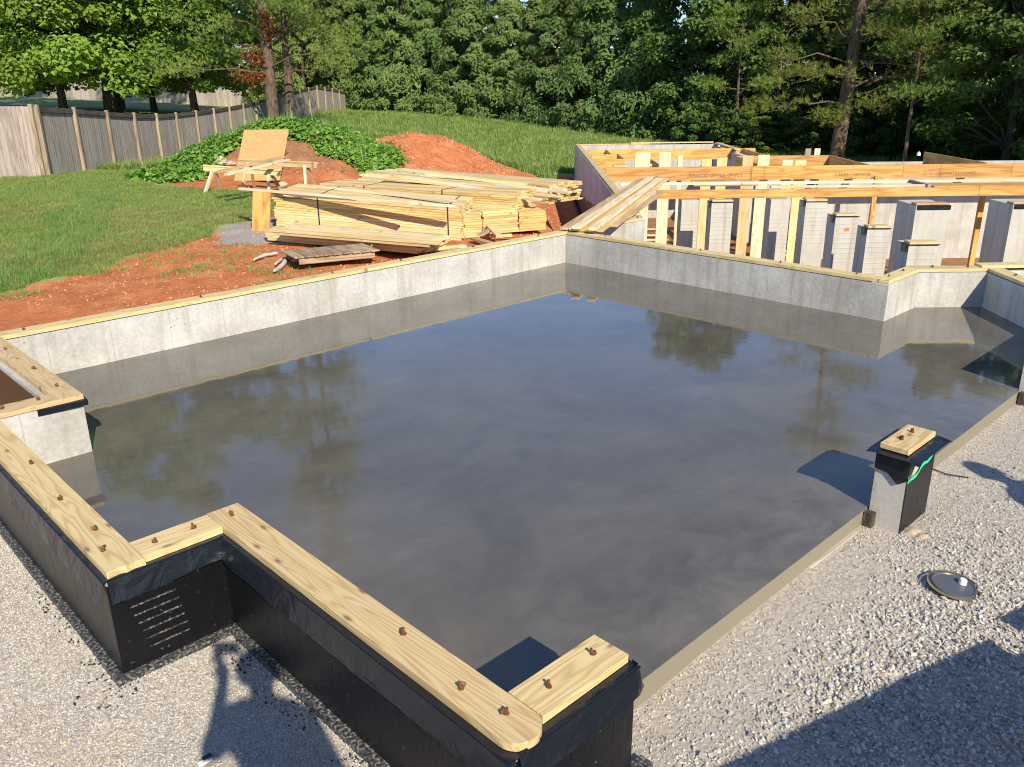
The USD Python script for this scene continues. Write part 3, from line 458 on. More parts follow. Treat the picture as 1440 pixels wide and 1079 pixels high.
clear = lambda x, y: ~((np.hypot(x-4.70, y-1.235) < .13) | ((x > PX0-.02) & (x < PX1+.02) & (y > PY0-.02)) | ((x > 1.45) & (x < 2.32) & (y > 1.66)))
def fines(x, y): return meshkit.fbm(np.c_[x*.9, y*2.2, 0*x], 3, 9)+.5*sst(1.25, 1.8, y)*(1-sst(4.2, 5.2, x))
scatter('coarse_gravel', 140000, (1.9, 9.5), (-1.7, 1.93), lambda x, y, r: clear(x, y) & (y < 1.92) & (r.uniform(size=len(x)) < np.clip(1.5-1.35*fines(x, y)*(y > 1.0), .12, 1)) & (y > 1.75-.62*(x-1.4)), lambda x, y, r: (.010+.036*r.beta(1.3, 4.5, len(x))*(1.25-.55*sst(1.1, 1.9, y)))*(1-.3*sst(4.6, 6, x)), [M_stone], 'grey and tan crushed stone between the slab edge and the shade', 'gravel', 31)
scatter('large_gravel', 11000, (2.0, 7.0), (-1.2, 1.62), lambda x, y, r: clear(x, y) & (y > 1.75-.62*(x-1.4)) & (r.uniform(size=len(x)) < np.clip(1.6*(meshkit.fbm(np.c_[x*.8, y*.8, 0*x], 3, 44)-.2), .05, 1)*(1-.8*sst(1.15, 1.6, y))), lambda x, y, r: .026+.028*r.beta(1.2, 2.5, len(x)), [M_stone2], 'larger loose stones lying on the crushed stone at the right', 'stones', 35, sink=.12)
scatter('fine_gravel', 120000, (-.4, 1.62), (1.75, 6.6), lambda x, y, r: ((y < 3.86) | (x < .97)) & (x+y > 3.0), lambda x, y, r: .008+.013*r.beta(1.6, 3, len(x)), [M_stone], 'pale fine crushed stone left of the tarred walls', 'gravel', 32)
scatter('tarred_gravel', 5000, (.3, 1.6), (1.8, 5.2), lambda x, y, r: (((np.abs(x-.925) < .06) & (y > 3.8) & (meshkit.fbm(np.c_[x*6, y*6, 0*x], 3, 2) > .47)) | ((np.abs(x-1.47) < .07) & (y < 3.85) & (meshkit.fbm(np.c_[x*5, y*5, 0*x], 3, 7) > .5)) | ((np.abs(y-3.79) < .06) & (x > .95) & (x < 1.6) & (meshkit.fbm(np.c_[x*5, y*5, 0*x], 3, 6) > .5)) | ((np.hypot(x-.88, y-3.83) < .15) & (meshkit.fbm(np.c_[x*12, y*12, 0*x], 3, 5) > .45))), lambda x, y, r: .012+.012*r.uniform(size=len(x)), [M_stone_tar], 'stones blackened by spilled tar along the wall foot', 'tarred stones', 33, sink=.0)
scatter('stained_gravel', 9000, (-.2, 1.3), (1.9, 5.2), lambda x, y, r: ((y < 3.8) | (x < .9)) & (x+y > 3.0) & (meshkit.fbm(np.c_[x*2.6, y*2.6, 0*x], 3, 61) > .63), lambda x, y, r: .009+.012*r.beta(1.6, 3, len(x)), [M_orange], 'small patches of clay stained stones on the fine gravel', 'stones', 36, sink=.0)
# round metal lid lying on the gravel
lid = thing('bucket_lid', 'round dark metal lid with gold rim and white spout cap lying on the gravel', 'lid', loc=(4.70, 1.235, .070)); lid_tilt = trimesh.transformations.rotation_matrix(.10, (1, .3, 0))
prof = [(0, 0), (.108, 0), (.112, .006), (.120, .006), (.124, -.004), (.132, -.004), (.136, .010), (.144, .010), (.146, -.012), (.140, -.014)]
a_ = [trimesh.creation.revolve(np.array(p), sections=48) for p in (prof[:6]+[(.137, -.008), (0, -.010)], [(.136, -.002), (.138, .006), (.142, .006), (.1435, .0), (.1435, -.006), (.139, -.006), (.136, -.002)])]
for nm, me, mm in (('disc', a_[0], M_dark), ('rim', a_[1], M_gold)): me.apply_transform(lid_tilt); obj(nm, me, mm, lid, smooth=35)
cp = trimesh.creation.revolve(np.array([(0, .030), (.017, .030), (.021, .025), (.023, .0), (0, 0)]), sections=18); cp.apply_translation((.055, -.028, .002)); cp.apply_transform(lid_tilt); obj('spout_cap', cp, M_white, lid, smooth=35)
# strip of form board left along the slab edge, twigs and scraps
a0, a1 = at(1205, 748, .03), at(1135, 800, .03); board('form_strip', (*a0[:2], .045), (*a1[:2], .04), .05, .02, M_fback, label='pale strip of wood lying along the slab edge left of the pier', cat='wood strip')
q = at(1427, 562, .08); obj('form_stake', bx(q[0]-.0, q[0]+.06, 1.84, 1.925, -.1, .15), M_bark_grey, label='dark form stake at the far right end of the slab edge', cat='stake')
obj('form_stake', bx(5.04, 5.092, 1.87, 1.932, -.1, .15), M_bark_grey, label='small dark form stake between slab edge and pier', cat='stake')
for (pts, lb) in ((((902, 862), (925, 848), (940, 838)), None), (((1300, 655), (1330, 668), (1362, 672)), 'thin twig lying on the gravel right of the pier'), (((905, 935), (925, 922), (945, 912), (957, 900)), 'dark twig by the near slab edge')):
    if lb: P_ = [at(a, b, .045)+np.array([0, 0, .008*(i % 2)]) for i, (a, b) in enumerate(pts)]; obj('twig', tube(P_, .005, 6), M_bark_grey, label=lb, cat='twig')
q = at(289, 1072, .03); sc = cbox(.06, .03, .012).copy(); sc.apply_translation((q[0], q[1], .035)); sc2 = cbox(.045, .02, .012).copy(); sc2.apply_translation((q[0]+.012, q[1]+.006, .048))
t = thing('scrap', 'small black and white scrap at the bottom edge of the gravel', 'scrap'); obj('white_piece', sc, M_white, t); obj('black_piece', sc2, M_mem, t)
# ------------------------------------------------------------------ the basement of the house: walls, piers, beams, joists
PZ = .630
bf = thing('basement_foundation', 'deep poured concrete basement with a brown stained outside, behind the slab', 'foundation')
def ubm(name, *a, mat=M_conc, label=None): obj(name, ub(*a), mat, bf, label=label)
ubm('wall', 14.75, 33.0, 1.80, 2.02, -2.5, .590, label='long left wall, stained brown low on the outside')
ubm('wall', 32.78, 33.0, 2.02, 7.25, -2.5, .590, label='far end wall')
ubm('wall', 27.2, 32.78, 7.03, 7.25, -2.5, .500, label='inner return wall')
ubm('wall', 24.55, 24.77, 8.30, 19.0, -2.5, .480, label='sunlit wall behind the piers')
ubm('wall', 27.0, 27.2, 7.25, 19, -2.5, .38, label='rear cross wall')
ub_, vb_ = np.linspace(15.2, 33.0, 90), None
top_ = np.interp(ub_, [15.2, 18, 22, 27, 33], [.52, .30, -.25, -.65, -1.02])+.16*(meshkit.fbm(np.c_[ub_*2.6, 0*ub_, 0*ub_], 4, 5)-.5)+.10*(meshkit.fbm(np.c_[ub_*11, 0*ub_, 0*ub_], 2, 8)-.5)
q_ = np.concatenate([np.c_[(ub_+1.793)*S2, (ub_-1.793)*S2, top_], np.c_[(ub_+1.793)*S2, (ub_-1.793)*S2, 0*ub_-2.3]]); n_ = len(ub_)
M_browntar = mat('brown_stain', {'g': ('geometry', {}), 'mp': ('mapping', {'scale': (7, 7, .5)}), 'n': ('noise_texture', {'scale': 1, 'detail': 4}), 'r': ('rgb_ramp', {'ramp': [(.3, (.07, .035, .018)), (.7, (.26, .13, .06))]}), 'p': ('principled_bsdf', {'roughness': .8})}, [('g.position', 'mp.vector'), ('mp.vector', 'n.vector'), ('n.fac', 'r.fac'), ('r.color', 'p.base_color')])
obj('stain_coat', (q_, np.array([(i, i+1, i+n_+1, i+n_) for i in range(n_-1)])), M_browntar, bf)
def hplank(lb, *a, m=M_plate, along='v', cat_='sill board', nm='sill_plate', grp=None):
    o = ubox(nm, *a, m, None, along); tag(o, lb, cat_, grp); return o
hplank('sill board along the left basement wall, far half', 24.0, 32.75, 1.83, 2.0, .594, PZ, along='u')
hplank('sill board along the left basement wall, near half', 15.0, 23.98, 1.83, 2.0, .594, PZ, along='u')
hplank('sill board on the far end wall of the basement, left piece', 32.80, 32.98, 1.83, 4.6, .594, PZ)
hplank('sill board on the far end wall of the basement, raised right piece', 32.80, 32.98, 3.9, 7.0, PZ+.003, PZ+.041)
hplank('sill board on the return at the far right corner of the basement', 29.6, 32.75, 7.05, 7.23, .61, PZ+.02, along='u')
# beams of veneer lumber standing on edge
def beam(lb, u0, u1, v0, v1, z0, z1, along='v', m=M_lvl, cat_='beam'): return hplank(lb, u0, u1, v0, v1, z0, z1, m=m, along=along, cat_=cat_, nm='timber_beam')
bA = beam('long orange beam nearest the far end wall', 29.96, 30.05, 2.08, 7.85, .27, PZ)
beam('short orange beam end at the left wall behind the stepped frame', 28.0, 28.09, 2.08, 2.75, .29, PZ-.005)
beam('short orange beam between two joists at the left wall', 26.2, 26.29, 2.06, 2.95, .27, PZ-.004)
bB = beam('orange beam in the right rear between two sloping joists', 26.76, 26.85, 6.47, 9.33, .27, PZ)
for k, (v0, v1, lb) in enumerate(((2.12, 6.10, 'left length of the long orange beam across the basement'), (6.104, 10.18, 'middle length of the long orange beam across the basement'), (10.184, 13.1, 'right length of the long orange beam across the basement'), (13.104, 16.5, 'rightmost length of the long orange beam across the basement'))):
    beam(lb, 23.46, 23.55, v0, v1, .27, PZ+.002*k)
# lettering stamped on the beam
for v0, tx in ((4.35, '|BRACI|-IFPM-|PVC|'), (8.35, "|'Ibm-'lammb"), (10.75, '[-L-mmml"|mmmb]')):
    tm = meshkit.text_mesh(tx, .085, .002); w_ = tm.bounds[1][0]; V = tm.vertices.copy()
    vv = v0+V[:, 0]*min(1.0, 1.35/w_)*1.25; uu = 23.459-V[:, 2]; zz = .36+V[:, 1]
    tm.vertices = np.c_[(uu+vv)*S2, (uu-vv)*S2, zz]
    par_path = {4.35: 4, 8.35: 5, 10.75: 6}[v0]
    tp = stage.GetPrimAtPath(f'/World/timber_beam_{par_path:03d}')
    # the lettering is a child of its beam: bring it into the beam's own frame
    Mx = np.array(UsdGeom.Xformable(tp).GetLocalTransformation()).T; tm.vertices = trimesh.transform_points(tm.vertices, np.linalg.inv(Mx)); obj('stamp', tm, M_ink, tp)
for lb, u0, u1, v, z0, z1 in (('sloping looking joist from the far beam towards the middle', 26.9, 30.0, 7.42, .27, PZ), ('joist from the right rear beam to the long beam, left side', 23.6, 26.75, 6.45, .27, PZ), ('joist from the right rear beam to the long beam, right side', 23.6, 26.75, 9.32, .27, PZ), ('large joist at the far right behind the long beam', 23.6, 27.4, 12.48, .27, PZ+.02),
        ('leftmost short joist at the left basement wall', 28.1, 29.95, 2.72, .28, PZ), ('second short joist from the left basement wall', 26.3, 28.2, 2.93, .28, PZ-.006), ('third short joist from the left basement wall', 23.6, 27.0, 3.72, .28, PZ-.003)): beam(lb, u0, u1, v-.022, v+.022, z0, z1, along='u', cat_='joist')
for lb, a, b, c, d_, z0, z1 in (('small block on the stepped frame at the left wall', 23.55, 23.8, 2.35, 2.75, PZ+.003, PZ+.06), ('small block beside a shadow gap near the left wall', 23.9, 24.2, 3.0, 3.45, PZ-.02, PZ+.05)): hplank(lb, a, b, c, d_, z0, z1, m=M_spf, cat_='wood block', nm='wood_block')
# upright boards propping the long beam: seen above it and below it
def vat(px, u, v0=None): p = atu(px, 300, u); return UV(p[0], p[1])[1]
posts = [(890, 911, 215, M_spf2), (923, 939, 214, M_spf2), (949, 955.5, 219, M_spf2), (982, 996, 224, M_spf), (1003, 1017, 222, M_spf), (1038, 1053, 219, M_spf), (1059, 1075, 218, M_spf2), (1093, 1107, 225, M_spf2), (1111, 1126, 226, M_spf)]
plb = ['leftmost upright board propping the long beam', 'second upright pale board from the left behind the long beam', 'narrow upright board beside the first lined pier', 'upright orange board right of the first lined pier', 'upright board behind the capped lined pier', 'upright board left of the brightest prop', 'brightest upright board propping the long beam', 'upright board left of the last prop behind the beam', 'last upright board propping the long beam on the right']
for (x0, x1, yt, m), lb in zip(posts, plb):
    p = atu((x0+x1)/2, yt, 23.62); zt = p[2]; v0, v1 = vat(x0, 23.62), vat(x1, 23.62)
    hplank(lb, 23.585, 23.63, v0, v1, -2.12, zt, m=m, along='z', cat_='prop board', nm='prop_board')
for lb, px, u in (('upright orange post before the sunlit basement wall', 1227, 23.3), ('brown upright post between the two wide piers', 1379, 19.5)): v0 = vat(px, u); hplank(lb, u, u+.09, v0-.06, v0+.06, -2.12, .36, m=M_lvl, along='z', cat_='post', nm='wood_post')
# concrete piers
def hpier(lb, u, x0, x1, ztop, depth, capped, sheet=False):
    v0, v1 = vat(x0, u), vat(x1, u); t = thing('basement_pier', lb, 'pier'); obj('shaft', ub(u, u+depth, v0, v1, -2.5, ztop), M_conc2, t)
    if depth < .5:                                                 # marks of the form boards
        for k in range(9): z = ztop-.12-.085*k-(0 if capped else .3); obj('form_line', ub(u-.004, u+.02, v0-.002, v1+.002, z-.005, z+.005), M_conc2, t)
    if capped:
        ubox('cap_board', u+.01, u+.20, v0+.01, v1+.005, ztop+.006, ztop+.044, M_plate, t); obj('membrane', ub(u-.02, u+.22, v0-.05, v1+.02, ztop+.0005, ztop+.005), M_mem, t); obj('membrane', ub(u-.02, u+.12, v0-.055, v0-.045, ztop-.10, ztop+.005), M_mem, t)
    if sheet:
        ubox('cap_board', u+.03, u+.25, v0+.01, v1-.01, ztop+.006, ztop+.044, M_tan, t); obj('membrane', ub(u-.012, u+.3, v0+.02, v1+.01, ztop-.075, ztop+.004), M_mem, t)
    return t
hpier('lined concrete pier under the beam, leftmost', 18.12, 958, 982, .44, .42, False)
hpier('lined concrete pier with a bolt on its cap', 16.65, 1000, 1030, .590, .42, True)
hpier('lined concrete pier under the beam, third from the left', 18.12, 1083, 1110, .44, .42, False)
hpier('tall lined pier with a dark seam on its right edge', 16.6, 1132, 1162, .590, .42, True)
hpier('concrete pier with a board cap beside the red tape', 14.68, 1176, 1208, .590, .42, True)
hpier('concrete pier nearest the angled bay on its left', 13.4, 1223, 1255, .590, .42, True)
hpier('lowest looking concrete pier right behind the angled bay', 11.98, 1285, 1327, .590, .40, True)
hpier('wide concrete pier with shiny black sheet at its top', 15.98, 1287, 1335, .590-.01, .85, False, True)
hpier('wide concrete pier at the right edge of the picture', 15.98, 1423, 1472, .590-.01, .85, False, True)
# beam in front, made of three plies, and loose boards on top
for k, (v0, v1, lb) in enumerate(((2.75, 9.6, 'front beam resting on the piers, left length'), (9.604, 13.4, 'front beam resting on the piers, right length'))):
    for j in range(3): hplank(lb+(', near ply', ', middle ply', ', far ply')[j], 18.28+.05*j, 18.325+.05*j, v0+.03*j, v1, .455+.004*j, .625+.003*((j*2) % 3), m=M_lvl, cat_='beam', nm='front_beam')
hplank('long white board laid before the orange beam', 19.5, 19.62, 2.1, 8.72, .60, .655, m=M_spf2, cat_='board', nm='loose_board')
hplank('shorter white board on top of the front beam', 18.50, 18.62, 5.25, 8.55, .63, .675, m=M_spf2, cat_='board', nm='loose_board')
hplank('dark ended cross piece joining the two white boards', 18.55, 19.5, 8.62, 8.70, .60, .675, m=M_fence, along='u', cat_='board', nm='loose_board')
hplank('long pale board at the right lying along the top of the beams', 19.6, 19.72, 8.75, 14.0, .60, .645, m=M_spf, cat_='board', nm='loose_board')
hplank('wide orange plank lying flat at the right between the beams', 18.62, 19.2, 8.8, 14.2, .585, .628, m=M_lvl, cat_='board', nm='loose_board')
for k in range(2): hplank(('lower brown board under the long white board', 'upper brown board under the long white board')[k], 20.1+.3*k, 20.2+.3*k, 3.9, 5.4+.1*k, .5+.05*k, .54+.05*k, m=M_tan, cat_='board', nm='loose_board')
a_, b_ = at(1127, 221, .64), at(1153, 221, .64)
for k, (px, lb) in enumerate(((1139, 'left one of two short upright pieces beyond the beam'), (1152, 'right one of two short upright pieces beyond the beam'))): p = atu(px, 209, 27.5); v0 = UV(p[0], p[1])[1]; hplank(lb, 27.45, 27.5, v0-.15, v0+.03, .35, p[2], m=(M_fence, M_spf2)[k], along='z', cat_='wood block', nm='wood_block')
# stack of planks leaning from the garage corner to the front beam
lean = [((793, 322), (903, 252), .70, .78), ((806, 323), (917, 249), .70, .80), ((817, 324), (924, 249), .70, .80), ((829, 325), (930, 250), .70, .80), ((842, 325), (936, 252), .69, .78), ((862, 318), (928, 272), .69, .70)]
for k, (a, b, z0, z1) in enumerate(lean):
    m = (M_tan, M_spf, M_lvl, M_spf, M_spf, M_tan)[k]
    o = board('leaning_plank', at(*a, z0-.03), at(*b, z1), .135, .042, m); tag(o, ('leftmost', 'second', 'third', 'fourth', 'fifth', 'lowest and rightmost')[k]+' plank of the fan leaning from the garage corner', 'plank', 'planks leaning at the garage corner')
    if k in (1, 3): o = board('leaning_plank', at(a[0]+4, a[1]-2, z0+.015), at(b[0]-3, b[1]+2, z1+.044), .135, .04, M_spf2); tag(o, ('upper pale plank near the left of the leaning fan', 'upper pale plank in the middle of the leaning fan')[k//2], 'plank', 'planks leaning at the garage corner')
t = thing('sill_plate', 'bolted sill board on the wall that runs on past the back corner', 'sill board'); board('plank', (10.0, 8.94, .612), (ext_e[0]-.02, 8.94, .612), .184, .036, M_plate, t)
for s in (10.6, 11.6): bolt((s, 8.93), t)
o = obj('white_bottle', tube([atu(1292, 219, 24.2)+np.array([0, 0, .0]), atu(1292, 216, 24.2), atu(1292, 213.5, 24.2)], [.055, .05, .018], 10), M_white, label='small white bottle standing beyond the long beam', cat='bottle')
o = obj('red_tape', ub(14.30, 14.31, 5.36, 5.44, .40, .46), M_tape, label='scrap of orange tape beside the concrete pier', cat='tape')
# bits on the basement floor
for k, (px, py) in enumerate(((916, 322), (917, 331), (918, 338), (912, 345), (1068, 336), (1100, 348), (1104, 356), (1108, 362))):
    p = at(px, py, -2.05); q = UV(p[0], p[1]); hplank(('topmost', 'second', 'third', 'lowest')[k % 4]+(' pale scrap on the dark basement floor left of the first orange prop', ' pale scrap on the dark basement floor near the middle piers')[k//4], q[0]-.05, q[0]+.06, q[1]-.5, q[1]+.5, -2.08+.01*k, -2.04+.01*k, m=M_spf2, cat_='board', nm='scrap_board', grp='scrap boards on the basement floor')
# ------------------------------------------------------------------ lumber, sawhorses, pallet
def G(px, py, zg=.45):                                             # a place on the ground the photograph shows
    z = zg
    for _ in range(6): p = at(px, py, z); z = float(tz(p[0], p[1]))
    return at(px, py, z)
def axis(pL, pR): 
    a, b = np.array(pL, float), np.array(pR, float); d = (b-a); d[2] = 0; n = np.linalg.norm(d); d /= n; w = np.array([-d[1], d[0], 0]); return a, d, w, n
def bundle(name, lb, pL, pR, zb, rows, cols, bw, bt, mats, straps=(), jit=.05, seed=1, zr=None):
    r = np.random.default_rng(seed); a, d, w, n = axis(pL, pR); t = thing(name, lb, 'lumber bundle')
    for i in range(rows):
        for j in range(cols):
            s0, s1 = r.normal(0, jit), n+r.normal(0, jit); o = w*(bw*(j+.5)+r.normal(0, .003)); z = zb+bt*(i+.5); ze = z+((zr-zb) if zr is not None else 0)
            board('plank', (*(a+d*s0+o)[:2], z), (*(a+d*s1+o)[:2], ze), bw-.004, bt-.003, mats[int(r.integers(len(mats)))], t)
    for s in straps:
        p = a+d*n*s; W, Hh = cols*bw, rows*bt
        for q0, q1 in (((p-w*.004), None),): 
            m1_ = bx(-.012, .012, -.004, .001, 0, Hh); m2_ = bx(-.012, .012, 0, W, Hh, Hh+.004); mm = cat([m1_, m2_]); Mx = np.eye(4); Mx[:3, 0], Mx[:3, 1], Mx[:3, 3] = d, w, (*p[:2], zb+((zr-zb)*s if zr is not None else 0)); mm.apply_transform(Mx); obj('strap', mm, M_strap, t)
    return t, a, d, w, n
for a, b, lb in (((372, 334), (376, 321), 0),): pass
mR = at(648, 291, .84); mR[2] = .25; mL = at(383, 270, 1.09); mL[2] = .5
bundle('lumber_bundle', 'tall strapped bundle of yellow boards in the middle of the lumber pile', mL, mR, .50, 14, 7, .19, .042, [M_spf, M_spf, M_yel], straps=(.24, .93), jit=.018, seed=2, zr=.25)
bundle('lumber_bundle', 'low front bundle of boards facing the red clay', at(372, 338, .45), at(593, 358, .45), .45, 4, 5, .145, .045, [M_yel, M_spf, M_spf], jit=.03, seed=3)
bundle('lumber_bundle', 'upper stepped bundle of pale boards resting on the front bundle', at(386, 330, .64), at(604, 348, .64), .634, 2, 4, .145, .042, [M_spf2, M_spf], jit=.06, seed=4)
bundle('lumber_bundle', 'short bundle right of the tall strapped one', at(652, 336, .25), at(678, 335, .25), .26, 9, 4, .18, .045, [M_yel, M_spf], jit=.02, seed=5)
bundle('lumber_bundle', 'bundle of four foot boards with a clean cut end', at(680, 331, .25), at(729, 327, .25), .26, 9, 4, .18, .045, [M_spf, M_yel], jit=.01, seed=6)
bundle('lumber_bundle', 'rightmost short bundle of yellow boards by the grey gravel', at(730.5, 327, .25), at(768, 324, .25), .26, 8, 4, .18, .045, [M_yel], jit=.01, seed=7)
bundle('lumber_bundle', 'yellow bundle with two straps behind the tall strapped bundle', at(452, 284, .55), at(722, 302, .55), .55, 9, 5, .18, .042, [M_yel, M_spf], straps=(.25, .66), jit=.012, seed=8)
bundle('lumber_bundle', 'rear bundle of long boards below the loose pale ones', at(520, 262, .55), at(772, 286, .55), .52, 9, 6, .18, .042, [M_yel, M_spf], jit=.05, seed=9)
r9 = np.random.default_rng(5)
lo = [((506, 252), (760, 281), .94), ((512, 249), (790, 277), .94), ((508, 246), (770, 270), .97), ((516, 244), (752, 264), 1.0), ((530, 241), (802, 271), .98), ((545, 239), (775, 262), 1.0), ((566, 238.5), (795, 267), .97), ((600, 245), (740, 260), 1.03), ((580, 252), (736, 274), 1.0), ((540, 250), (700, 268), 1.02)]
for k, (a, b, z) in enumerate(lo): o = board('loose_board', at(*a, z), at(*b, z-.14), .14, .04, (M_spf2, M_spf)[k % 2]); tag(o, ('frontmost long', 'second from the front', 'third from the front', 'fourth from the front', 'longest', 'second hindmost', 'hindmost', 'short topmost', 'short front', 'middle topmost')[k]+' pale board of the fan on the rear of the lumber pile', 'board', 'loose boards on the rear lumber bundle')
for k, (a, b, z, lb) in enumerate((((337, 265.5), (575, 285), 1.08, 'long thin pale board along the top edge of the tall bundle, starting left of it'), ((400, 274), (640, 290), 1.00, 'long thin pale board along the front top of the tall bundle'), ((440, 262), (640, 283), 1.0, 'narrow board in the middle of the top of the tall bundle'))):
    o = board('loose_board', at(*a, z+.05), at(*b, z-.08), .09, .04, M_spf2); tag(o, lb, 'board')
# orange sheet leaning against the end of the bundle
p0, p1 = at(351, 325, .46), at(375, 326, .46); q0 = at(361, 269.5, 1.12); q1 = at(383, 270.5, 1.12)
def sheet(name, P, th, m, **kw):
    P = np.array(P, float); ex = P[1]-P[0]; ey = P[3]-P[0]; X = ex/np.linalg.norm(ex); Zn = np.cross(ex, ey); Zn /= np.linalg.norm(Zn); Y = np.cross(Zn, X)
    w_, h_ = np.linalg.norm(ex), ey@Y; Mx = np.eye(4); Mx[:3, 0], Mx[:3, 1], Mx[:3, 2], Mx[:3, 3] = Y, -X, Zn, P.mean(0); return obj(name, cbox(h_, w_, th), m, M=Mx, **kw)
sheet('plywood_panel', (p0, p1, p1+(q1-p1)*1.0, q0), .03, M_lvl, label='orange wood panel leaning against the left end of the tall bundle', cat='panel')
ob = [np.array([*U(22.35, -7.72), .50]), np.array([*U(22.35, -6.50), .50]), np.array([*U(23.65, -6.50), 1.72]), np.array([*U(23.65, -7.72), 1.72])]
sheet('strand_board_sheet', ob, .015, M_osb, label='orange strand board sheet leaning on the dirt mound', cat='sheet')
def sawhorse(lb, pa, pb):
    t = thing('sawhorse', lb, 'sawhorse'); a, d, w, n = axis(pa, pb); pa, pb = np.array(pa), np.array(pb)
    board('top_rail', pa, pb, .04, .14, M_spf, t); board('top_rail', pa+w*.05+(0, 0, .03), pb+w*.05+(0, 0, .03), .14, .035, M_spf, t)
    for s in (.14, .86):
        c = pa+(pb-pa)*s
        for k in (-1, 1):
            f = c+w*k*.30+d*(.12 if s > .5 else -.12); f[2] = float(tz(f[0], f[1])); board('leg', f, c+w*k*.045+(0, 0, -.02), .085, .04, (M_spf2, M_tan)[k > 0], t, up=tuple(d))
sawhorse('front sawhorse of yellow boards with a long board across it', at(286, 236, 1.06), (*U(19.4, -5.62), .98))
sawhorse('rear sawhorse of yellow boards beside the dirt mound', (*U(20.6, -6.95), 1.13), (*U(20.1, -4.95), 1.08))
for k, (a, b, za, zb_) in enumerate((((303, 243), (398, 221), 1.16, 1.32), ((318, 246), (405, 225), 1.14, 1.28))): o = board('loose_board', at(*a, za), at(*b, zb_), .13, .04, (M_tan, M_spf2)[k]); tag(o, ('grey brown board laid slanting over both sawhorses', 'pale board laid slanting beside the grey brown one on the sawhorses')[k], 'board')
# a pallet of rough slats
pl = thing('pallet', 'rough grey brown slatted pallet lying on the red clay behind the back wall', 'pallet')
pA, pB, pC = G(402, 370), G(505, 361), G(530, 373); ax = (pB-pA); ax[2] = 0; pc = (pC-pB); pc[2] = 0; zz = max(G(455, 372)[2], .45)+.05
for k in range(9):
    s = k/8; a = pA+ax*s; b = a+pc*1.0; board('slat', (*a[:2], zz+.10), (*b[:2], zz+.10), .13, .02, M_pallet, pl)
for s in (.08, .5, .92): a = pA+pc*s; b = a+ax; board('runner', (*a[:2], zz+.04), (*b[:2], zz+.04), .04, .09, M_pallet, pl)
wire = [G(520, 366)+(0, 0, .15), G(537, 357)+(0, 0, .35), G(545, 357)+(0, 0, .3), G(560, 360)+(0, 0, .05)]
obj('bent_lath', tube(wire, .012, 6), M_tan, label='thin bent lath arching beside the pallet', cat='lath')
M_cloth = mottled('grey_rag', [(.30, .25, .22), (.48, .42, .38), (.60, .54, .49)], 14, bump=.3)
cl = []
for (pts, rad) in (([(386, 386), (396, 380), (403, 371), (415, 367), (428, 366)], .035), ([(388, 376), (397, 370), (408, 366)], .028), ([(358, 370), (372, 364), (390, 361)], .028)):
    tb = tube([G(*p)+np.array([0, 0, .05]) for p in pts], [rad*.6]+[rad]*(len(pts)-2)+[rad*.6], 9); tb = tb.subdivide().subdivide(); tb.vertices += (meshkit.fbm(tb.vertices*9, 3, 3)[:, None]-.5)*.06*np.array([1, 1, .6]); cl.append(tb)
obj('rag', cat(cl[:2]), M_cloth, smooth=True, label='grey crumpled rag hanging over the left end of the pallet', cat='rag')
obj('rag', cl[2], M_cloth, smooth=True, label='small flat grey rag on the clay left of the pallet', cat='rag')
for k, (a, b, z) in enumerate((((675, 331), (690, 323), .40), ((688, 318), (703, 333), .42), ((664, 335), (696, 344), .33), ((690, 332), (720, 331), .33), ((600, 345), (648, 352), .42), ((610, 350), (655, 346), .44))): o = board('offcut', at(*a, z), at(*b, z), .12, .04, (M_tan, M_spf)[k % 2]); tag(o, ('upright leaning offcut at the end of the tall bundle', 'dark offcut crossing over another by the short bundles', 'pale offcut lying flat before the short bundles', 'small offcut in the shade of the short bundles', 'long offcut at the right end of the front bundle', 'thin offcut crossing the long one at the front bundle')[k], 'offcut')
# ------------------------------------------------------------------ fences
def fence(name, lb, pts, hts, mats, group=None, side=1, bw=.145, post=2.35, gap=.004, rails=True):
    t = thing(name, lb, 'fence'); pts = [np.array(p, float) for p in pts]; k = 0
    for i in range(len(pts)-1):
        a, b = pts[i], pts[i+1]; n = np.linalg.norm((b-a)[:2]); d = (b-a)[:2]/n; w = np.array([-d[1], d[0]])*side; m = max(1, int(round(n/bw)))
        for j in range(m):
            s0, s1 = j/m, (j+1)/m; q = a+(b-a)*(s0+s1)/2; wd = n/m-gap
            z0 = q[2]-.05; z1 = q[2]+hts+rng.normal(0, .008); c = q[:2]
            Mx = np.eye(4); Mx[:3, 0], Mx[:3, 1], Mx[:3, 2], Mx[:3, 3] = (0, 0, 1), (*d, 0), (*(np.array([d[1], -d[0]])), 0), (*c, (z0+z1)/2)
            obj('picket', cbox(round(z1-z0, 2), round(wd, 3), .018, .003), mats[0], t, M=Mx)
        if rails:
            for zr, hh in ((hts-.06, .13),):
                o = -w*.035; board('rail', (*(a[:2]-o), a[2]+zr), (*(b[:2]-o), b[2]+zr), .045, hh, mats[2], t)
        o = -w*.07; Mx = np.eye(4); zt = a[2]+hts+.03; Mx[:3, 0], Mx[:3, 1], Mx[:3, 2], Mx[:3, 3] = (0, 0, 1), (*d, 0), (d[1], -d[0], 0), (*(a[:2]-o), zt-.95); obj('post', cbox(1.95, .10, .09), mats[1], t, M=Mx)
    return t
fz = lambda u: float(np.interp(u, [22.6, 24.9, 27.2, 29.5, 32, 35, 40, 46, 52, 60, 66, 71], [.6, .49, .34, .2, .1, .05, .1, .25, .6, 1.0, .75, .45]))
fu = np.arange(22.6, 71.5, 2.35); fv = np.interp(fu, [22.6, 24.9, 27.2, 29, 34, 46, 60, 71], [-12.8, -13.05, -13.25, -13.4, -13.9, -14.35, -14.4, -14.4])
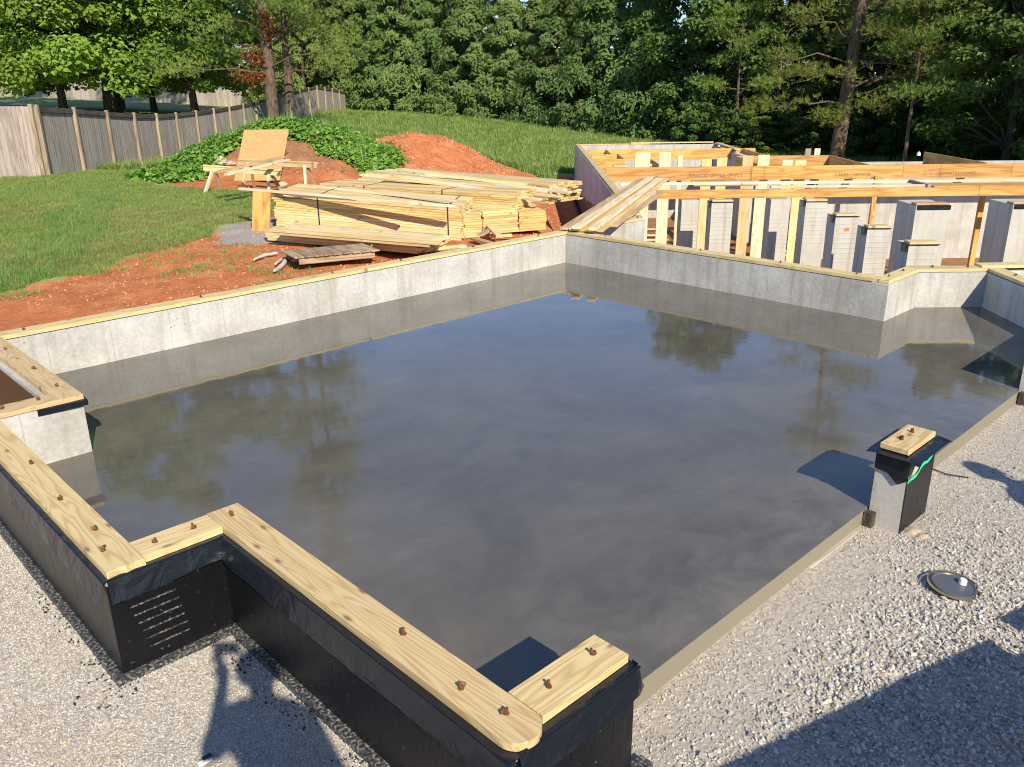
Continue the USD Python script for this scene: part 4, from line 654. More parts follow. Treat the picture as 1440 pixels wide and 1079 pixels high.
fence('board_fence', 'weathered grey board fence with lighter posts running back from the lawn', [(*U(a, b), fz(a)) for a, b in zip(fu, fv)], 1.80, (M_fence, M_fpost, M_fdark), side=-1)
fence('board_fence', 'pinkish grey board fence panel at the left edge, turning off at the corner post', [(*U(22.6, -12.85), .6), (*U(22.35, -15.2), .62), (*U(22.1, -17.5), .65)], 1.82, (M_fpink, M_fpost, M_fpink), side=1, bw=.19, rails=False)
bfp = [(100, -66), (97, -57), (93.5, -47), (90, -38), (87, -30), (84.5, -22), (83, -15.5)]; bl_ = []
for i in range(len(bfp)-1):
    for s in np.arange(0, 1, 1/4): bl_.append(np.array(bfp[i])*(1-s)+np.array(bfp[i+1])*s)
fence('board_fence', 'pale board fence at the far side of the neighbouring lawn', [(*U(*p), float(tz(*U(*p)))) for p in bl_], 1.85, (M_fback, M_fback, M_fence), side=-1, bw=.30)
# ------------------------------------------------------------------ trees
def leafcards(C, N, ln, wd, r, fold=.25, droop=None):
    n = len(C); N = N/np.linalg.norm(N, axis=1)[:, None]; a = r.normal(size=(n, 3)) if droop is None else droop+r.normal(0, .35, (n, 3)); a -= N*(a*N).sum(1)[:, None]; a /= np.linalg.norm(a, axis=1)[:, None]; b = np.cross(N, a)
    l = (ln*r.uniform(.65, 1.25, n))[:, None]; w = (wd*r.uniform(.7, 1.2, n))[:, None]
    V = np.stack([C-a*l*.5, C+b*w*.5+N*w*fold-a*l*.08, C+a*l*.5-N*l*.12, C-b*w*.5+N*w*fold-a*l*.08], 1).reshape(-1, 3)
    i = np.arange(n)*4; return V, np.concatenate([np.c_[i, i+1, i+2], np.c_[i, i+2, i+3]])
def starburst(C, D, ln, r, k=8):                                  # tufts of long needles
    n = len(C); V, F = [], []
    for j in range(k):
        d = D+r.normal(0, .55, (n, 3)); d /= np.linalg.norm(d, axis=1)[:, None]; s = np.cross(d, r.normal(size=(n, 3))); s /= np.linalg.norm(s, axis=1)[:, None]
        l = (ln*r.uniform(.7, 1.2, n))[:, None]; b0 = C+d*l*.05; V += [b0+s*.020, b0-s*.020, C+d*l+s*.022, ]
    V = np.stack(V, 1).reshape(-1, 3); i = np.arange(n*k)*3; return V, np.c_[i, i+1, i+2]
def joinm(parts):
    V, F, o = [], [], 0
    for v, f in parts: V.append(v); F.append(f+o); o += len(v)
    return np.concatenate(V), np.concatenate(F)
def limb(p0, p1, r0, r1, r, sag=.08, n=5, k=6):
    p0, p1 = np.array(p0, float), np.array(p1, float); t = np.linspace(0, 1, n)[:, None]; P = p0+(p1-p0)*t; ll = np.linalg.norm(p1-p0); P[1:-1] += r.normal(0, .03*ll, (n-2, 3)); P[:, 2] += np.sin(t[:, 0]*np.pi)*sag*ll
    return tube(P, np.linspace(r0, r1, n), k), P
def proto(kind, build):
    path = f'/World/kind_of_{kind}'; stage.CreateClassPrim(path); x = UsdGeom.Xform.Define(stage, path); stage.GetPrimAtPath(path).SetSpecifier(Sdf.SpecifierClass); build(path); return Sdf.Path(path)
def broadleaf(path, seed, h, R, lo, nclump, per, leaf, mleaf, mbark, tr=.38, flat=.6, lean=0, vis=(1.0, 9)):
    r = np.random.default_rng(seed); tk = np.array([(lean*t*h*.6+.12*math.sin(3*t+seed), .1*math.cos(2.3*t+seed), h*.72*t) for t in np.linspace(0, 1, 9)]); rad = tr*np.linspace(1, .25, 9); rad[0] *= 1.35
    tr_m = [tube(tk, rad, 10)]; C, Nn = [], []
    for k in range(nclump):
        t = r.uniform(0, 1)**1.35; z = lo+(h-lo)*t; env = R*np.sqrt(np.clip(1-((t-.30)/.74)**2, .02, 1)); a = r.uniform(0, 2*np.pi); q = env*math.sqrt(r.uniform(.18, 1.05))
        c = np.array([q*math.cos(a)+lean*z*.6, q*math.sin(a), z-.10*q*(t < .25)]); cr = r.uniform(.8, 1.5)*(R/6)
        if k < nclump*.34:
            j = min(8, max(1, int((c[2]-1.2)/(h*.72)*8))); lm, _ = limb(tk[j], c, rad[j]*.42, .03, r); tr_m.append(lm)
        fine = vis[0] <= z <= vis[1]; m = per if fine else per//2
        d = r.normal(size=(m, 3)); d /= np.linalg.norm(d, axis=1)[:, None]; p = d*(r.uniform(.25, 1, m)**.55)[:, None]*cr*np.array([1.15, 1.15, flat]); C.append(c+p); out = np.array([math.cos(a), math.sin(a), .35]); Nn.append(d*.55+out*.4+np.array([0, 0, .75])+r.normal(0, .35, (m, 3)))
    C, Nn = np.concatenate(C), np.concatenate(Nn); big = np.where((C[:, 2] < vis[1]), 1, 1.6); V, F = leafcards(C, Nn, leaf*big, leaf*.72*big, r)
    obj('trunk', cat(tr_m), mbark, path, smooth=True); obj('crown', (V, F), mleaf, path)
def conifer(path, seed, h, R, mleaf, mbark, nb=110, per=95, ln=.34, wd=.13, lo=.3, tr=.16, up=.45, droop=-.12, vis=8.5):
    r = np.random.default_rng(seed); tk = np.array([(.08*math.sin(2*t+seed), .08*math.cos(3*t), h*t) for t in np.linspace(0, 1, 9)]); tr_m = [tube(tk, tr*np.linspace(1.1, .1, 9), 8)]; C, Nn, Dd = [], [], []
    for k in range(nb):
        t = r.uniform(0, 1)**1.25; z = lo+(h-lo)*t; a = r.uniform(0, 2*np.pi); L_ = R*min(1, (1-t)**.75*1.15)*math.sqrt(r.uniform(.3, 1.1)); o = np.array([math.cos(a), math.sin(a), 0]); c = o*L_+np.array([0, 0, z+.1*L_])
        if k % 4 == 0: lm, _ = limb((0, 0, max(.2, z-.3*L_)), c, .035, .01, r, n=4, k=4); tr_m.append(lm)
        cr = (.42+.42*r.uniform())*(R/2.8)*(1-.45*t); m = int(per*(1 if z < vis else .45)); d = r.normal(size=(m, 3)); d[:, 2] = d[:, 2]*.8+.25; d /= np.linalg.norm(d, axis=1)[:, None]; d = d+o*.35
        C.append(c+d*(r.uniform(.2, 1, m)**.5)[:, None]*cr*np.array([1.05, 1.05, .85])); Nn.append(o*.7+d*.4+np.array([0, 0, .45])+r.normal(0, .45, (m, 3))); Dd.append(d*.8+o*.3+np.array([0, 0, up+droop]))
    C, Nn, Dd = map(np.concatenate, (C, Nn, Dd)); big = np.where(C[:, 2] < vis, 1, 1.6); V, F = leafcards(C, Nn, ln*big, wd*big, r, .2, Dd)
    obj('trunk', cat(tr_m), mbark, path, smooth=True); obj('crown', (V, F), mleaf, path)
def pine(path, seed, h, R, z0, nb=46, per=55, ln=.24, tr=.24, lean=.02, extra=(), vis=11):
    r = np.random.default_rng(seed); tk = np.array([(lean*h*t+.10*math.sin(4*t+seed), .08*math.cos(3*t), h*t) for t in np.linspace(0, 1, 12)]); rad = tr*np.linspace(1.1, .22, 12); tr_m = [tube(tk, rad, 10)]; C, D = [], []
    br = [(z0+(h-z0)*r.uniform(0, 1)**1.1, r.uniform(0, 2*np.pi), None) for _ in range(nb)]+list(extra)
    for z, a, L_ in br:
        t = (z-z0)/(h-z0); L_ = L_ or R*max(.25, 1-.75*max(t, 0))*r.uniform(.55, 1.05); o = np.array([math.cos(a), math.sin(a), 0]); x0 = np.array([np.interp(z, tk[:, 2], tk[:, 0]), np.interp(z, tk[:, 2], tk[:, 1]), z]); e = x0+o*L_+np.array([0, 0, L_*r.uniform(-.08, .25)])
        lm, P = limb(x0, e, .055*min(1, L_/3)+.012, .012, r, .05, 6, 5); tr_m.append(lm); side = np.array([-o[1], o[0], 0])
        for q in range(6):
            s = r.uniform(.45, 1.0); b = x0+(e-x0)*s+np.array([0, 0, math.sin(s*np.pi)*.05*L_]); tip = b+side*r.normal(0, .22*L_)+o*.15*L_+np.array([0, 0, r.uniform(-.1, .35)]); l2, _ = limb(b, tip, .018, .008, r, .02, 4, 4); tr_m.append(l2)
            m = int(per/6*(1 if z < vis else .5))+3; c = tip+r.normal(0, 1, (m, 3))*np.array([.42, .42, .20]); C.append(c); D.append(np.tile(o*.4+np.array([0, 0, .85]), (m, 1))+r.normal(0, .3, (m, 3)))
    C, D = np.concatenate(C), np.concatenate(D); D /= np.linalg.norm(D, axis=1)[:, None]; V, F = starburst(C, D, ln, r)
    obj('trunk', cat(tr_m), M_bark_pine, path, smooth=True); obj('crown', (V, F), M_pine, path)
K = {}
K['maple'] = proto('broad_maple', lambda p: broadleaf(p, 1, 20, 5.4, 1.9, 200, 230, .26, M_maple, M_bark_grey, .29))
K['maple2'] = proto('small_maple', lambda p: broadleaf(p, 2, 17, 4.1, 1.8, 140, 210, .24, M_maple, M_bark_grey, .18))
K['maple3'] = proto('leaning_maple', lambda p: broadleaf(p, 3, 15, 3.8, 3.2, 70, 170, .28, M_maple, M_bark_grey, .24, lean=-.10))
K['wood'] = proto('woodland_tree', lambda p: broadleaf(p, 4, 16, 4.4, 1.2, 120, 170, .30, M_wood, M_bark_grey, .22))
K['wood2'] = proto('thin_woodland_tree', lambda p: broadleaf(p, 5, 13, 3.2, 2.0, 75, 150, .26, M_wood, M_bark_pale, .13))
K['cedar'] = proto('dark_cedar', lambda p: conifer(p, 6, 11.5, 2.7, M_cedar, M_bark_grey, 150, 110))
K['cedar2'] = proto('light_conifer', lambda p: conifer(p, 7, 12.5, 3.0, M_cedar2, M_bark_grey, 150, 115, ln=.42, wd=.11, up=.7, droop=.02))
K['cedar3'] = proto('bushy_cedar', lambda p: conifer(p, 8, 8.5, 3.1, M_cedar, M_bark_grey, 130, 110, up=.6))
K['pine'] = proto('tall_pine', lambda p: pine(p, 9, 24, 5.0, 3.0, 60, 90, tr=.30))
K['pine2'] = proto('forked_pine', lambda p: pine(p, 10, 22, 4.4, 4.0, 50, 90, tr=.24, lean=-.03))
K['pine3'] = proto('long_armed_pine', lambda p: pine(p, 12, 21, 5.4, 4.5, 40, 120, tr=.36, lean=.03, extra=((3.2, -2.6, 6.0), (4.6, -2.3, 6.5), (3.9, -.1, 5.5), (4.3, .3, 6.5), (5.6, .6, 5.0), (2.3, -2.2, 2.0), (3.0, -1.0, 2.2), (5.2, -2.9, 5.0), (3.6, .1, 4.5))))
K['pine4'] = proto('young_pine', lambda p: pine(p, 13, 12, 3.2, 3.6, 34, 110, tr=.11))
K['shrub'] = proto('leafy_shrub', lambda p: broadleaf(p, 14, 2.6, 1.5, .25, 46, 150, .17, M_wood, M_bark_grey, .05, .7, vis=(0, 5)))
K['bright'] = proto('bright_leafed_shrub', lambda p: broadleaf(p, 15, 4.2, 1.7, .3, 60, 130, .17, M_maple, M_bark_grey, .05, .35, vis=(0, 6)))
def vu(px, u): p = atu(px, 150, u); return UV(p[0], p[1])[1]
def plant(kind, name, px, u, sc, rz, lb, catg, grp=None, v=None, dz=-.1):
    v = vu(px, u) if v is None else v; x, y = U(u, v); return copy_of(K[kind], name, (x, y, float(tz(x, y))+dz), rz, sc, lb, catg, grp)
plant('maple', 'maple_tree', 155, 58, 1.35, .4, 'thickest trunked bright green tree behind the fence at the left', 'tree')
plant('maple2', 'maple_tree', 88, 56, 1.3, 1.5, 'bright green tree with the slim trunk left of the thickest one', 'tree')
plant('maple3', 'maple_tree', 172, 59, 1.0, 3.9, 'thin leaning tree right beside the thickest trunk at the left', 'tree')
plant('maple2', 'maple_tree', 275, 57, 1.25, 4.1, 'bright green tree with a thin trunk near the middle of the back fence', 'tree')
plant('maple', 'maple_tree', -40, 60, 1.35, 2.4, 'bright green tree whose crown fills the left edge of the picture', 'tree')
plant('maple2', 'maple_tree', 215, 62, 1.1, 5.2, 'green tree further back over the pale fence, right of the thickest trunk', 'tree')
plant('pine', 'pine_tree', 383, 44.5, 1.0, .2, 'left one of two tall pines by the grey fence', 'tree')
plant('pine2', 'pine_tree', 404, 46, 1.0, 2.6, 'right one of two tall pines by the grey fence, with a big side limb', 'tree')
row = [('cedar2', 432, 73, 1.05), ('cedar', 470, 75, 1.15), ('cedar2', 505, 74, 1.1), ('cedar', 540, 73, 1.1), ('cedar2', 572, 72, 1.15), ('cedar', 603, 71, 1.0), ('cedar2', 636, 71, 1.1), ('cedar3', 660, 68, 1.05), ('cedar2', 690, 69, .95), ('cedar3', 722, 67, 1.0), ('cedar', 752, 66, .78), ('cedar3', 782, 64, 1.0), ('cedar', 812, 64, 1.1), ('cedar3', 846, 61, 1.15), ('cedar', 880, 61, 1.12), ('cedar3', 915, 59, 1.1), ('cedar', 946, 60, .62), ('cedar3', 980, 57, .85)]
rown = {'cedar': 'dark narrow evergreen', 'cedar2': 'light feathery evergreen', 'cedar3': 'low bushy evergreen'}
wh = ['behind the end of the grey fence', 'just right of the grey fence end', 'rising over the left end of the meadow', 'over the left of the red mound', 'behind the crest of the red mound', 'over the right part of the red mound', 'left of the middle of the meadow edge', 'at the middle of the meadow edge', 'right of the middle of the meadow edge', 'left of the small sky gap', 'under the small sky gap', 'beside the plank box on the meadow edge', 'right above the plank box', 'over the left corner of the basement', 'over the stepped frame of the basement', 'over the far end wall of the basement', 'under the second sky gap', 'where the dark wood begins']
for (k, px, u, s), w_ in zip(row, wh): plant(k, 'evergreen_tree', px, u, s, rnd.uniform(0, 6), f'{rown[k]} tree {w_}', 'tree', 'evergreens along the meadow edge')
for k in range(13): plant(('cedar', 'cedar2', 'wood')[k % 3], 'evergreen_tree', 400+34*k+rnd.uniform(-8, 8), 81+rnd.uniform(-2, 3), (1.02 if abs(400+34*k-745) > 45 else .62)*rnd.uniform(.95, 1.12), rnd.uniform(0, 6), 'dark tree of the second row behind the meadow edge', 'tree', 'second row of trees')
plant('pine3', 'pine_tree', 1186, 47, 1.0, math.radians(-45), 'big pine with long arms and pale trunk at the right of the wood edge', 'tree')
plant('pine4', 'pine_tree', 1286, 44, .9, 1.0, 'young pine with a thin pale trunk right of the big pine', 'tree')
plant('pine4', 'pine_tree', 1040, 52, .9, 2.2, 'young pine with bright tufts left of the big pine', 'tree')
plant('wood2', 'woodland_tree', 1095, 54, 1.05, .6, 'leafy tree with pale forked stem left of the big pine', 'tree')
plant('wood', 'woodland_tree', 1425, 44, 1.0, .9, 'glossy leaved tree at the right edge of the picture', 'tree')
plant('wood', 'woodland_tree', 1010, 57, .85, 5.0, 'green leafy tree at the left start of the dark wood', 'tree')
for k in range(16):
    u = 56+rnd.uniform(0, 9)+6*(k % 2); plant(('wood', 'wood2', 'cedar', 'wood')[k % 4], 'woodland_tree', 990+30*k+rnd.uniform(-9, 9), u, rnd.uniform(.9, 1.2), rnd.uniform(0, 6), 'dark tree in the shade of the wood', 'tree', 'trees in the shade of the dark wood')
for k in range(26):
    u = 50.5+rnd.uniform(0, 6); plant('shrub', 'woodland_shrub', 985+19*k+rnd.uniform(-8, 8), u, rnd.uniform(.7, 1.3), rnd.uniform(0, 6), 'low dark shrub under the trees of the wood', 'shrub', 'shrubs under the dark wood')
for k in range(12): plant('wood', 'woodland_tree', -30+33*k, 112+rnd.uniform(-3, 6), rnd.uniform(.9, 1.2), rnd.uniform(0, 6), 'far tree behind the pale back fence', 'tree', 'far trees behind the back fence')
for k, (u, v) in enumerate(((25, 31), (43, 32), (34, 36), (20, 33), (50, 34), (28, 40))): plant('wood', 'woodland_tree', 0, u, 1.25, k*1.1, 'tree of the wood out to the right of the basement', 'tree', 'trees right of the basement', v=v)
for (px, u, sc), lb in zip(((893, 58.2, 1.0), (925, 57.2, .85), (702, 66, .8), (1068, 52, .7)), ('bright green young tree with layered leaves before the evergreens, left one', 'bright green young tree with layered leaves before the evergreens, right one', 'light green young tree at the middle of the meadow edge', 'light green young tree lit at the edge of the dark wood')): plant('bright', 'young_tree', px, u, sc, px, lb, 'tree')
# dead brown climber on the left pine
r_ = np.random.default_rng(3); C = []
for (px, py, s) in ((373, 20, .30), (377, 36, .34), (379, 50, .28), (355, 76, .42), (361, 84, .40), (338, 107, .42), (352, 109, .45), (362, 110, .3)): p = atu(px, py, 44.2); C.append(p+r_.normal(0, 1, (70, 3))*s*np.array([.7, .7, .5]))
C = np.concatenate(C); V, F = leafcards(C, r_.normal(size=C.shape)+(0, 0, .6), .20, .12, r_); obj('dead_climber', (V, F), M_rusty, label='rust red dead leaves clinging around the left pine trunk', cat='climber', kind='stuff')
# old plank box at the meadow edge
t = thing('plank_box', 'small pile of old planks lying at the meadow edge under the evergreens', 'planks')
for k in range(4): p0 = atu(757+2*k, 170+1.5*k, 62); p1 = atu(781+1*k, 166.5+1.7*k, 62.5); p0[2] += .02*k; board('plank', p0, p1, .5, .12, M_tan, t)
# ------------------------------------------------------------------ plants on the ground
r_ = np.random.default_rng(12)
def tuft(n, h, w, spread, r):
    V, F = [], []
    for k in range(n):
        a = r.uniform(0, 2*np.pi); o = np.array([math.cos(a), math.sin(a), 0]); s = np.array([-o[1], o[0], 0]); b = r.normal(0, spread*.35, 3)*(1, 1, 0); l = h*r.uniform(.55, 1.15); i = len(V)
        m_ = b+o*spread*.3*r.uniform(.3, 1)+(0, 0, l*.6); e = b+o*spread*r.uniform(.4, 1.2)+(0, 0, l)
        V += [b-s*w/2, b+s*w/2, m_+s*w*.4, m_-s*w*.4, e]; F += [(i, i+1, i+2), (i, i+2, i+3), (i+3, i+2, i+4)]
    return trimesh.Trimesh(np.array(V), np.array(F), process=False)
def leafclump(n, rad, leaf, r):
    d = r.normal(size=(n, 3)); d[:, 2] = np.abs(d[:, 2]); d /= np.linalg.norm(d, axis=1)[:, None]; V, F = leafcards(d*rad*r.uniform(.4, 1, (n, 1))*(1, 1, .7), d*.5+np.array([0, 0, .8])+r.normal(0, .3, (n, 3)), leaf, leaf*.8, r); return (V, F)
def field(name, n, ur, vr2, keep, protos, size, label, catg, power=1.0):
    u = ur[0]*(ur[1]/ur[0])**r_.uniform(0, 1, n) if power else r_.uniform(*ur, n); v = r_.uniform(-1, 1, n)
    v = (vr2[0]+vr2[1])/2+v*(vr2[1]-vr2[0])/2; x, y = U(u, v); k = keep(u, v, x, y); u, v, x, y = u[k], v[k], x[k], y[k]
    return instancer(name, protos, np.c_[x, y, tz(x, y)-.01], rquat(len(x), r_, True), size(u, v)*r_.uniform(.7, 1.3, len(x)), r_.integers(0, len(protos), len(x)), label=label, cat=catg)
lawnp = [(tuft(11, .075, .007, .06, r_), M_grass) for _ in range(3)]; dryp = [(tuft(9, .06, .006, .07, r_), M_dry)]
def lawnkeep(u, v, x, y):
    c, g = clayness(x, y); n = meshkit.fbm(np.c_[x*.8, y*.8, 0*x], 4, 6); inv = (v > -.62*u-2) & (v < -.2*u+3.2) & (y > 9.05)
    return inv & (c+(n-.5)*1.1 < .45) & (g < .3) & (v > -13.9)
field('lawn_grass', 110000, (9.3, 34), (-14, -3), lawnkeep, lawnp+lawnp+dryp, lambda u, v: .62+.022*u, 'short green lawn before the grey fence', 'grass')
field('dry_grass', 42000, (9.3, 24), (-11, -3), lambda u, v, x, y: lawnkeep(u, v, x, y) & (meshkit.fbm(np.c_[x*.5, y*.5, 0*x+3], 3, 9) > .44) & (clayness(x, y)[0] > .0-(u < 17)*1.0), dryp+[(tuft(8, .07, .006, .09, r_), M_dry)], lambda u, v: .75+.02*u, 'straw coloured dry grass between lawn and clay', 'dry grass')
field('tall_grass', 5000, (10, 19), (-10.5, -5.5), lambda u, v, x, y: lawnkeep(u, v, x, y) & (np.abs(v+.28*u+4.0+1.2*(meshkit.fbm(np.c_[x*.4, y*.4, 0*x], 3, 2)-.5)) < .55), [(tuft(12, .20, .010, .14, r_), M_weed) for _ in range(2)], lambda u, v: .62+0*u, 'strip of taller weedy grass crossing the lawn', 'weeds')
field('clay_sprouts', 1200, (9.6, 14), (-7, -1), lambda u, v, x, y: (y > 9.15) & (clayness(x, y)[0] > .5) & (meshkit.fbm(np.c_[x*.9, y*.9, 0*x], 3, 19) > .58), lawnp, lambda u, v: .9+0*u, 'thin sprouts of grass on the red clay', 'grass')
field('meadow_grass', 60000, (26, 80), (-14, 12), lambda u, v, x, y: (clayness(x, y)[0] < .35) & (v < .2*u) & ~((v > 1.0) & (u < 34)) & (u < 74-.8*(v+12)), [(tuft(14, .22, .022, .20, r_), M_grass), (tuft(14, .28, .022, .2, r_), M_grass), (tuft(12, .22, .02, .25, r_), M_weed)], lambda u, v: .8+.009*u, 'rough green meadow below the evergreens', 'meadow')
field('meadow_straw', 5000, (30, 75), (-14, 10), lambda u, v, x, y: (clayness(x, y)[0] < .2) & (v < .18*u) & ~((v > 1.0) & (u < 34)) & (meshkit.fbm(np.c_[x*.16, y*.16, 0*x], 3, 5) > .52), [(tuft(12, .22, .02, .25, r_), M_dry)], lambda u, v: .8+.009*u, 'straw coloured patches in the meadow', 'dry grass')
def vinekeep(u, v, x, y):
    m1, m2 = mounds(u, v); n = meshkit.fbm(np.c_[x*.7, y*.7, 0*x], 4, 14)-.5; crest = 25.9+.55*np.clip(np.abs(v+7.4)-.6, 0, 9)*np.where(v > -7.4, -.9, -1.5)+1.4*n
    return ((u > crest) & (m1 > .06) & (m2 < .55+.8*n) & (v > -10.6)) | ((np.hypot((u-24.0)/1.9, (v+9.5)/.75) < 1+.8*n))
field('creeping_vines', 17000, (20.5, 34), (-13, -3.2), vinekeep, [(leafclump(24, .26, .095, r_), M_vine) for _ in range(3)], lambda u, v: .85+1.2*meshkit.fbm(np.c_[u*1.3, v*1.3, 0*u], 3, 77), 'bright green creeping vines over the back of the dirt mound', 'vines', 0)
field('mound_weeds', 420, (24, 31), (-10.5, -4.2), vinekeep, [(tuft(6, .55, .03, .30, r_), M_weed), (tuft(5, .4, .025, .25, r_), M_grass)], lambda u, v: 1.0+0*u, 'taller weeds sticking out of the vines on the mound', 'weeds', 0)
field('tall_weeds', 260, (30, 40), (-12.5, -8), lambda u, v, x, y: u > 33, [(tuft(7, 1.0, .035, .35, r_), M_weed), (tuft(6, 1.3, .035, .3, r_), M_weed)], lambda u, v: 1.0+0*u, 'tall stalky weeds before the shaded fence', 'weeds', 0)
field('wood_floor_weeds', 2500, (46, 58), (2, 30), lambda u, v, x, y: v < .6*u, [(leafclump(14, .3, .14, r_), M_wood), (tuft(10, .3, .02, .3, r_), M_grass)], lambda u, v: 1.0+0*u, 'weeds on the shaded ground before the wood', 'weeds', 0)
# clods
def clods(name, n, ur, vr2, keep, m, size, label):
    u, v = r_.uniform(*ur, n), r_.uniform(*vr2, n); x, y = U(u, v); k = keep(u, v, x, y); x, y = x[k], y[k]; s = size(len(x))
    instancer(name, [(q, m) for q in STN], np.c_[x, y, tz(x, y)+s*.1], rquat(len(x), r_), s, r_.integers(0, 6, len(x)), label=label, cat='clods')
clods('clay_clods', 26000, (9.4, 16.5), (-7.6, .8), lambda u, v, x, y: (y > 9.06) & (clayness(x, y)[0]+.6*(meshkit.fbm(np.c_[x*1.2, y*1.2, 0*x], 3, 8)-.5) > .5) & (r_.uniform(size=len(x)) < .25+.9*(y < 10.2)), M_clod, lambda n: .012+.10*r_.beta(1.0, 7, n), 'crumbled red clay clods between lawn and wall')
clods('mound_clods', 3800, (26, 36), (-6.6, 0), lambda u, v, x, y: mounds(u, v)[1] > .12, M_clod, lambda n: .03+.22*r_.beta(1.1, 8, n), 'red clods on the far clay mound')
clods('dirt_clods', 4200, (20.5, 28), (-11, -3.5), lambda u, v, x, y: (mounds(u, v)[0] > .1) & ~vinekeep(u, v, x, y), M_brown, lambda n: .03+.26*r_.beta(1.1, 8, n), 'brown clods on the near dirt mound')
clods('yard_pebbles', 5000, (15, 30), (-5, 1.5), lambda u, v, x, y: clayness(x, y)[0] > .5, M_clod, lambda n: .03+.12*r_.beta(1.1, 9, n), 'red pebbles around the lumber pile')
for k, (px, py, s) in enumerate(((309, 213, .35), (322, 207, .22), (302, 226, .2), (344, 192, .3))): 
    p = atu(px, py, 23.9); q = trimesh.creation.icosphere(2, s*.5); q.vertices += (meshkit.fbm(q.vertices*9+k, 4, k)[:, None]-.5)*q.vertices*2.2; q.vertices *= np.array([1.2, 1, .75]); q.apply_translation((p[0], p[1], float(tz(p[0], p[1]))+s*.12)); obj('clay_lump', q, M_rock, smooth=30, label=('largest tan clay lump left of the strand board sheet', 'tan lump just above the largest one beside the strand board', 'small lump below the largest tan one', 'lump hidden by the top of the strand board sheet')[k], cat='clay lump')
obj('clay_lump', (lambda q: (q.vertices.__imul__(np.array([1.3, 1, .8])), q.apply_translation(G(398, 266)+(0, 0, .1)), q)[2])(trimesh.creation.icosphere(1, .11)), M_rock, smooth=20, label='tan lump under the sawhorses', cat='clay lump')
# ------------------------------------------------------------------ where the picture is taken from: a wooden platform with two people
pf = thing('wooden_platform', 'wooden platform on posts before the garage', 'platform'); d0 = np.array([math.cos(math.radians(-15.7)), math.sin(math.radians(-15.7))]); n0 = np.array([d0[1], -d0[0]]); A = np.array([2.07, .09])
for k in range(9):
    o = A+n0*(.075+.15*k); e0, e1 = -3.4, 1.80+(2.4 if k > 0 else 0); board('deck_board', (*(o+d0*e0), 1.03), (*(o+d0*e1), 1.03), .142, .038, M_plate, pf)
board('deck_board', (*(A-n0*.065+d0*2.02), 1.0), (*(A-n0*.065+d0*4.2), 1.0), .14, .038, M_plate, pf)
for s in (-3.2, -1.6, 0, 1.7):
    board('joist', (*(A+d0*s+n0*.02), .93), (*(A+d0*s+n0*1.35), .93), .04, .14, M_spf, pf)
    for w_ in (.1, 1.25): q = A+d0*s+n0*w_; board('post', (*q, -.05), (*q, .86), .09, .09, M_spf, pf, up=(1, 0, 0))
M_shirt = simple('dark_shirt', (.05, .07, .12), .8); M_jean = simple('blue_jeans', (.06, .08, .14), .8); M_skin = simple('skin', (.45, .27, .19), .5); M_shoe = simple('black_shoes', (.03, .03, .03), .5); M_hair = simple('brown_hair', (.06, .035, .02), .7)
import manifold3d as mf
def ballm(c, r): return mf.Manifold.sphere(r, 20).translate(list(map(float, c)))
def body(joints, bones, L_=.035):
    B = mf.Manifold()
    for a, b in bones: B = B+mf.Manifold.batch_hull([ballm(*joints[a]), ballm(*joints[b])])
    m = B.refine_to_length(L_).to_mesh(); t = trimesh.Trimesh(m.vert_properties[:, :3], m.tri_verts); trimesh.smoothing.filter_taubin(t, iterations=12); return t
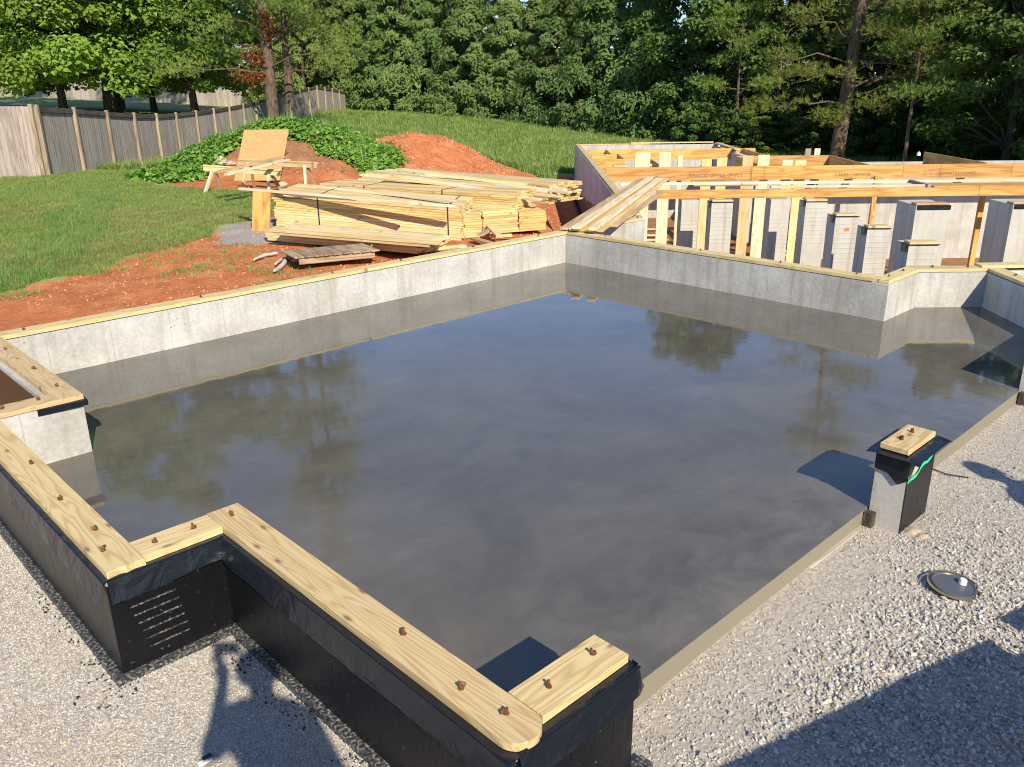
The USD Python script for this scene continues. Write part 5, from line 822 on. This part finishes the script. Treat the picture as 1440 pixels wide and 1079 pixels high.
def person(name, lb, loc, rz, phone):
    t = thing(name, lb, 'person', loc=loc, rotz=rz)
    hand = np.array([-.01, .17, 1.63]) if phone else np.array([.08, .30, .80]); elb = np.array([.03, .27, 1.27]) if phone else np.array([-.02, .29, 1.08])
    J = dict(head=((.03, 0, 1.66), .095), crown=((.005, 0, 1.70), .092), jaw=((.055, 0, 1.60), .062), neck=((0, 0, 1.50), .058), chest=((0, 0, 1.32), .135), sl=((0, .17, 1.40), .068), sr=((0, -.17, 1.40), .068), waist=((0, 0, 1.08), .125), hl=((0, .09, .93), .115), hr=((0, -.09, .93), .115), kl=((.02, .105, .50), .066), kr=((.02, -.105, .50), .066), al=((-.01, .11, .10), .044), ar=((-.01, -.11, .10), .044), tl=((.15, .13, .035), .036), tr=((.15, -.13, .035), .036), el=(elb, .044), er=((-.02, -.29, 1.08), .044), wl=(hand, .030), wr=((.08, -.30, .84), .030), pl=(hand+np.array([.01, 0, .06]) if phone else hand+np.array([.01, 0, -.07]), .036), pr=((.10, -.30, .76), .036), nose=((.125, 0, 1.645), .016), e1=((.02, .098, 1.65), .022), e2=((.02, -.098, 1.65), .022))
    bones = [('head', 'crown'), ('head', 'jaw'), ('neck', 'jaw'), ('neck', 'chest'), ('chest', 'sl'), ('chest', 'sr'), ('neck', 'sl'), ('neck', 'sr'), ('chest', 'waist'), ('waist', 'hl'), ('waist', 'hr'), ('hl', 'hr'), ('hl', 'kl'), ('hr', 'kr'), ('kl', 'al'), ('kr', 'ar'), ('al', 'tl'), ('ar', 'tr'), ('sl', 'el'), ('sr', 'er'), ('el', 'wl'), ('er', 'wr'), ('wl', 'pl'), ('wr', 'pr'), ('head', 'nose'), ('head', 'e1'), ('head', 'e2')]
    for s, (w0, base) in (('l', (J['wl'][0], np.array(J['pl'][0]))), ('r', (J['wr'][0], np.array(J['pr'][0])))):
        d = base-np.array(w0); d /= np.linalg.norm(d); sd_ = np.cross(d, (0, 0, 1) if abs(d[2]) < .8 else (0, 1, 0)); sd_ /= np.linalg.norm(sd_); up_ = np.cross(sd_, d)
        for f in range(4):
            b0 = base+sd_*(.024*(f-1.5)*.8); m0 = b0+d*(.05, .06, .055, .042)[f]+up_*.01; e0 = m0+d*.02+up_*.03
            J[f'f{s}{f}a'], J[f'f{s}{f}b'], J[f'f{s}{f}c'] = (b0, .011), (m0, .009), (e0, .008); bones += [(f'f{s}{f}a', f'f{s}{f}b'), (f'f{s}{f}b', f'f{s}{f}c')]
        J[f't{s}a'], J[f't{s}b'] = (base-d*.03+sd_*.03, .012), (base+d*.02+sd_*.06+up_*.02, .010); bones.append((f't{s}a', f't{s}b'))
    b = body(J, bones, .02); obj('body', b, M_skin, t, smooth=True)
    def shell(bs, grow, zlo, zhi, nm, m):
        JJ = {k: (c, r+grow) for k, (c, r) in J.items()}; q = body(JJ, bs, .03); q = q.slice_plane((0, 0, zlo), (0, 0, 1)).slice_plane((0, 0, zhi), (0, 0, -1)); obj(nm, q, m, t, smooth=True)
    shell([('chest', 'sl'), ('chest', 'sr'), ('neck', 'sl'), ('neck', 'sr'), ('chest', 'waist'), ('waist', 'hl'), ('waist', 'hr'), ('hl', 'hr'), ('sl', 'el'), ('sr', 'er')], .014, .90, 1.49, 'shirt', M_shirt)
    shell([('waist', 'hl'), ('waist', 'hr'), ('hl', 'hr'), ('hl', 'kl'), ('hr', 'kr'), ('kl', 'al'), ('kr', 'ar')], .012, .09, 1.0, 'trousers', M_jean)
    shell([('al', 'tl'), ('ar', 'tr')], .008, .002, .12, 'shoes', M_shoe)
    shell([('head', 'crown')], .012, 1.66, 2.0, 'hair', M_hair)
    if phone: ph = cbox(.008, .15, .075, .003).copy(); ph.apply_transform(trimesh.transformations.rotation_matrix(.345, (0, 1, 0))); ph.apply_translation(np.array([.07, .16, 1.772])); obj('phone', ph, M_dark, t)
    return t
person('person', 'person in a dark shirt holding up a phone on the wooden platform', (.046, -.182, 1.052), math.radians(46.2), True)
person('person', 'person in jeans standing on the gravel to the right', (5.62, -.62, .03), math.radians(80), False)
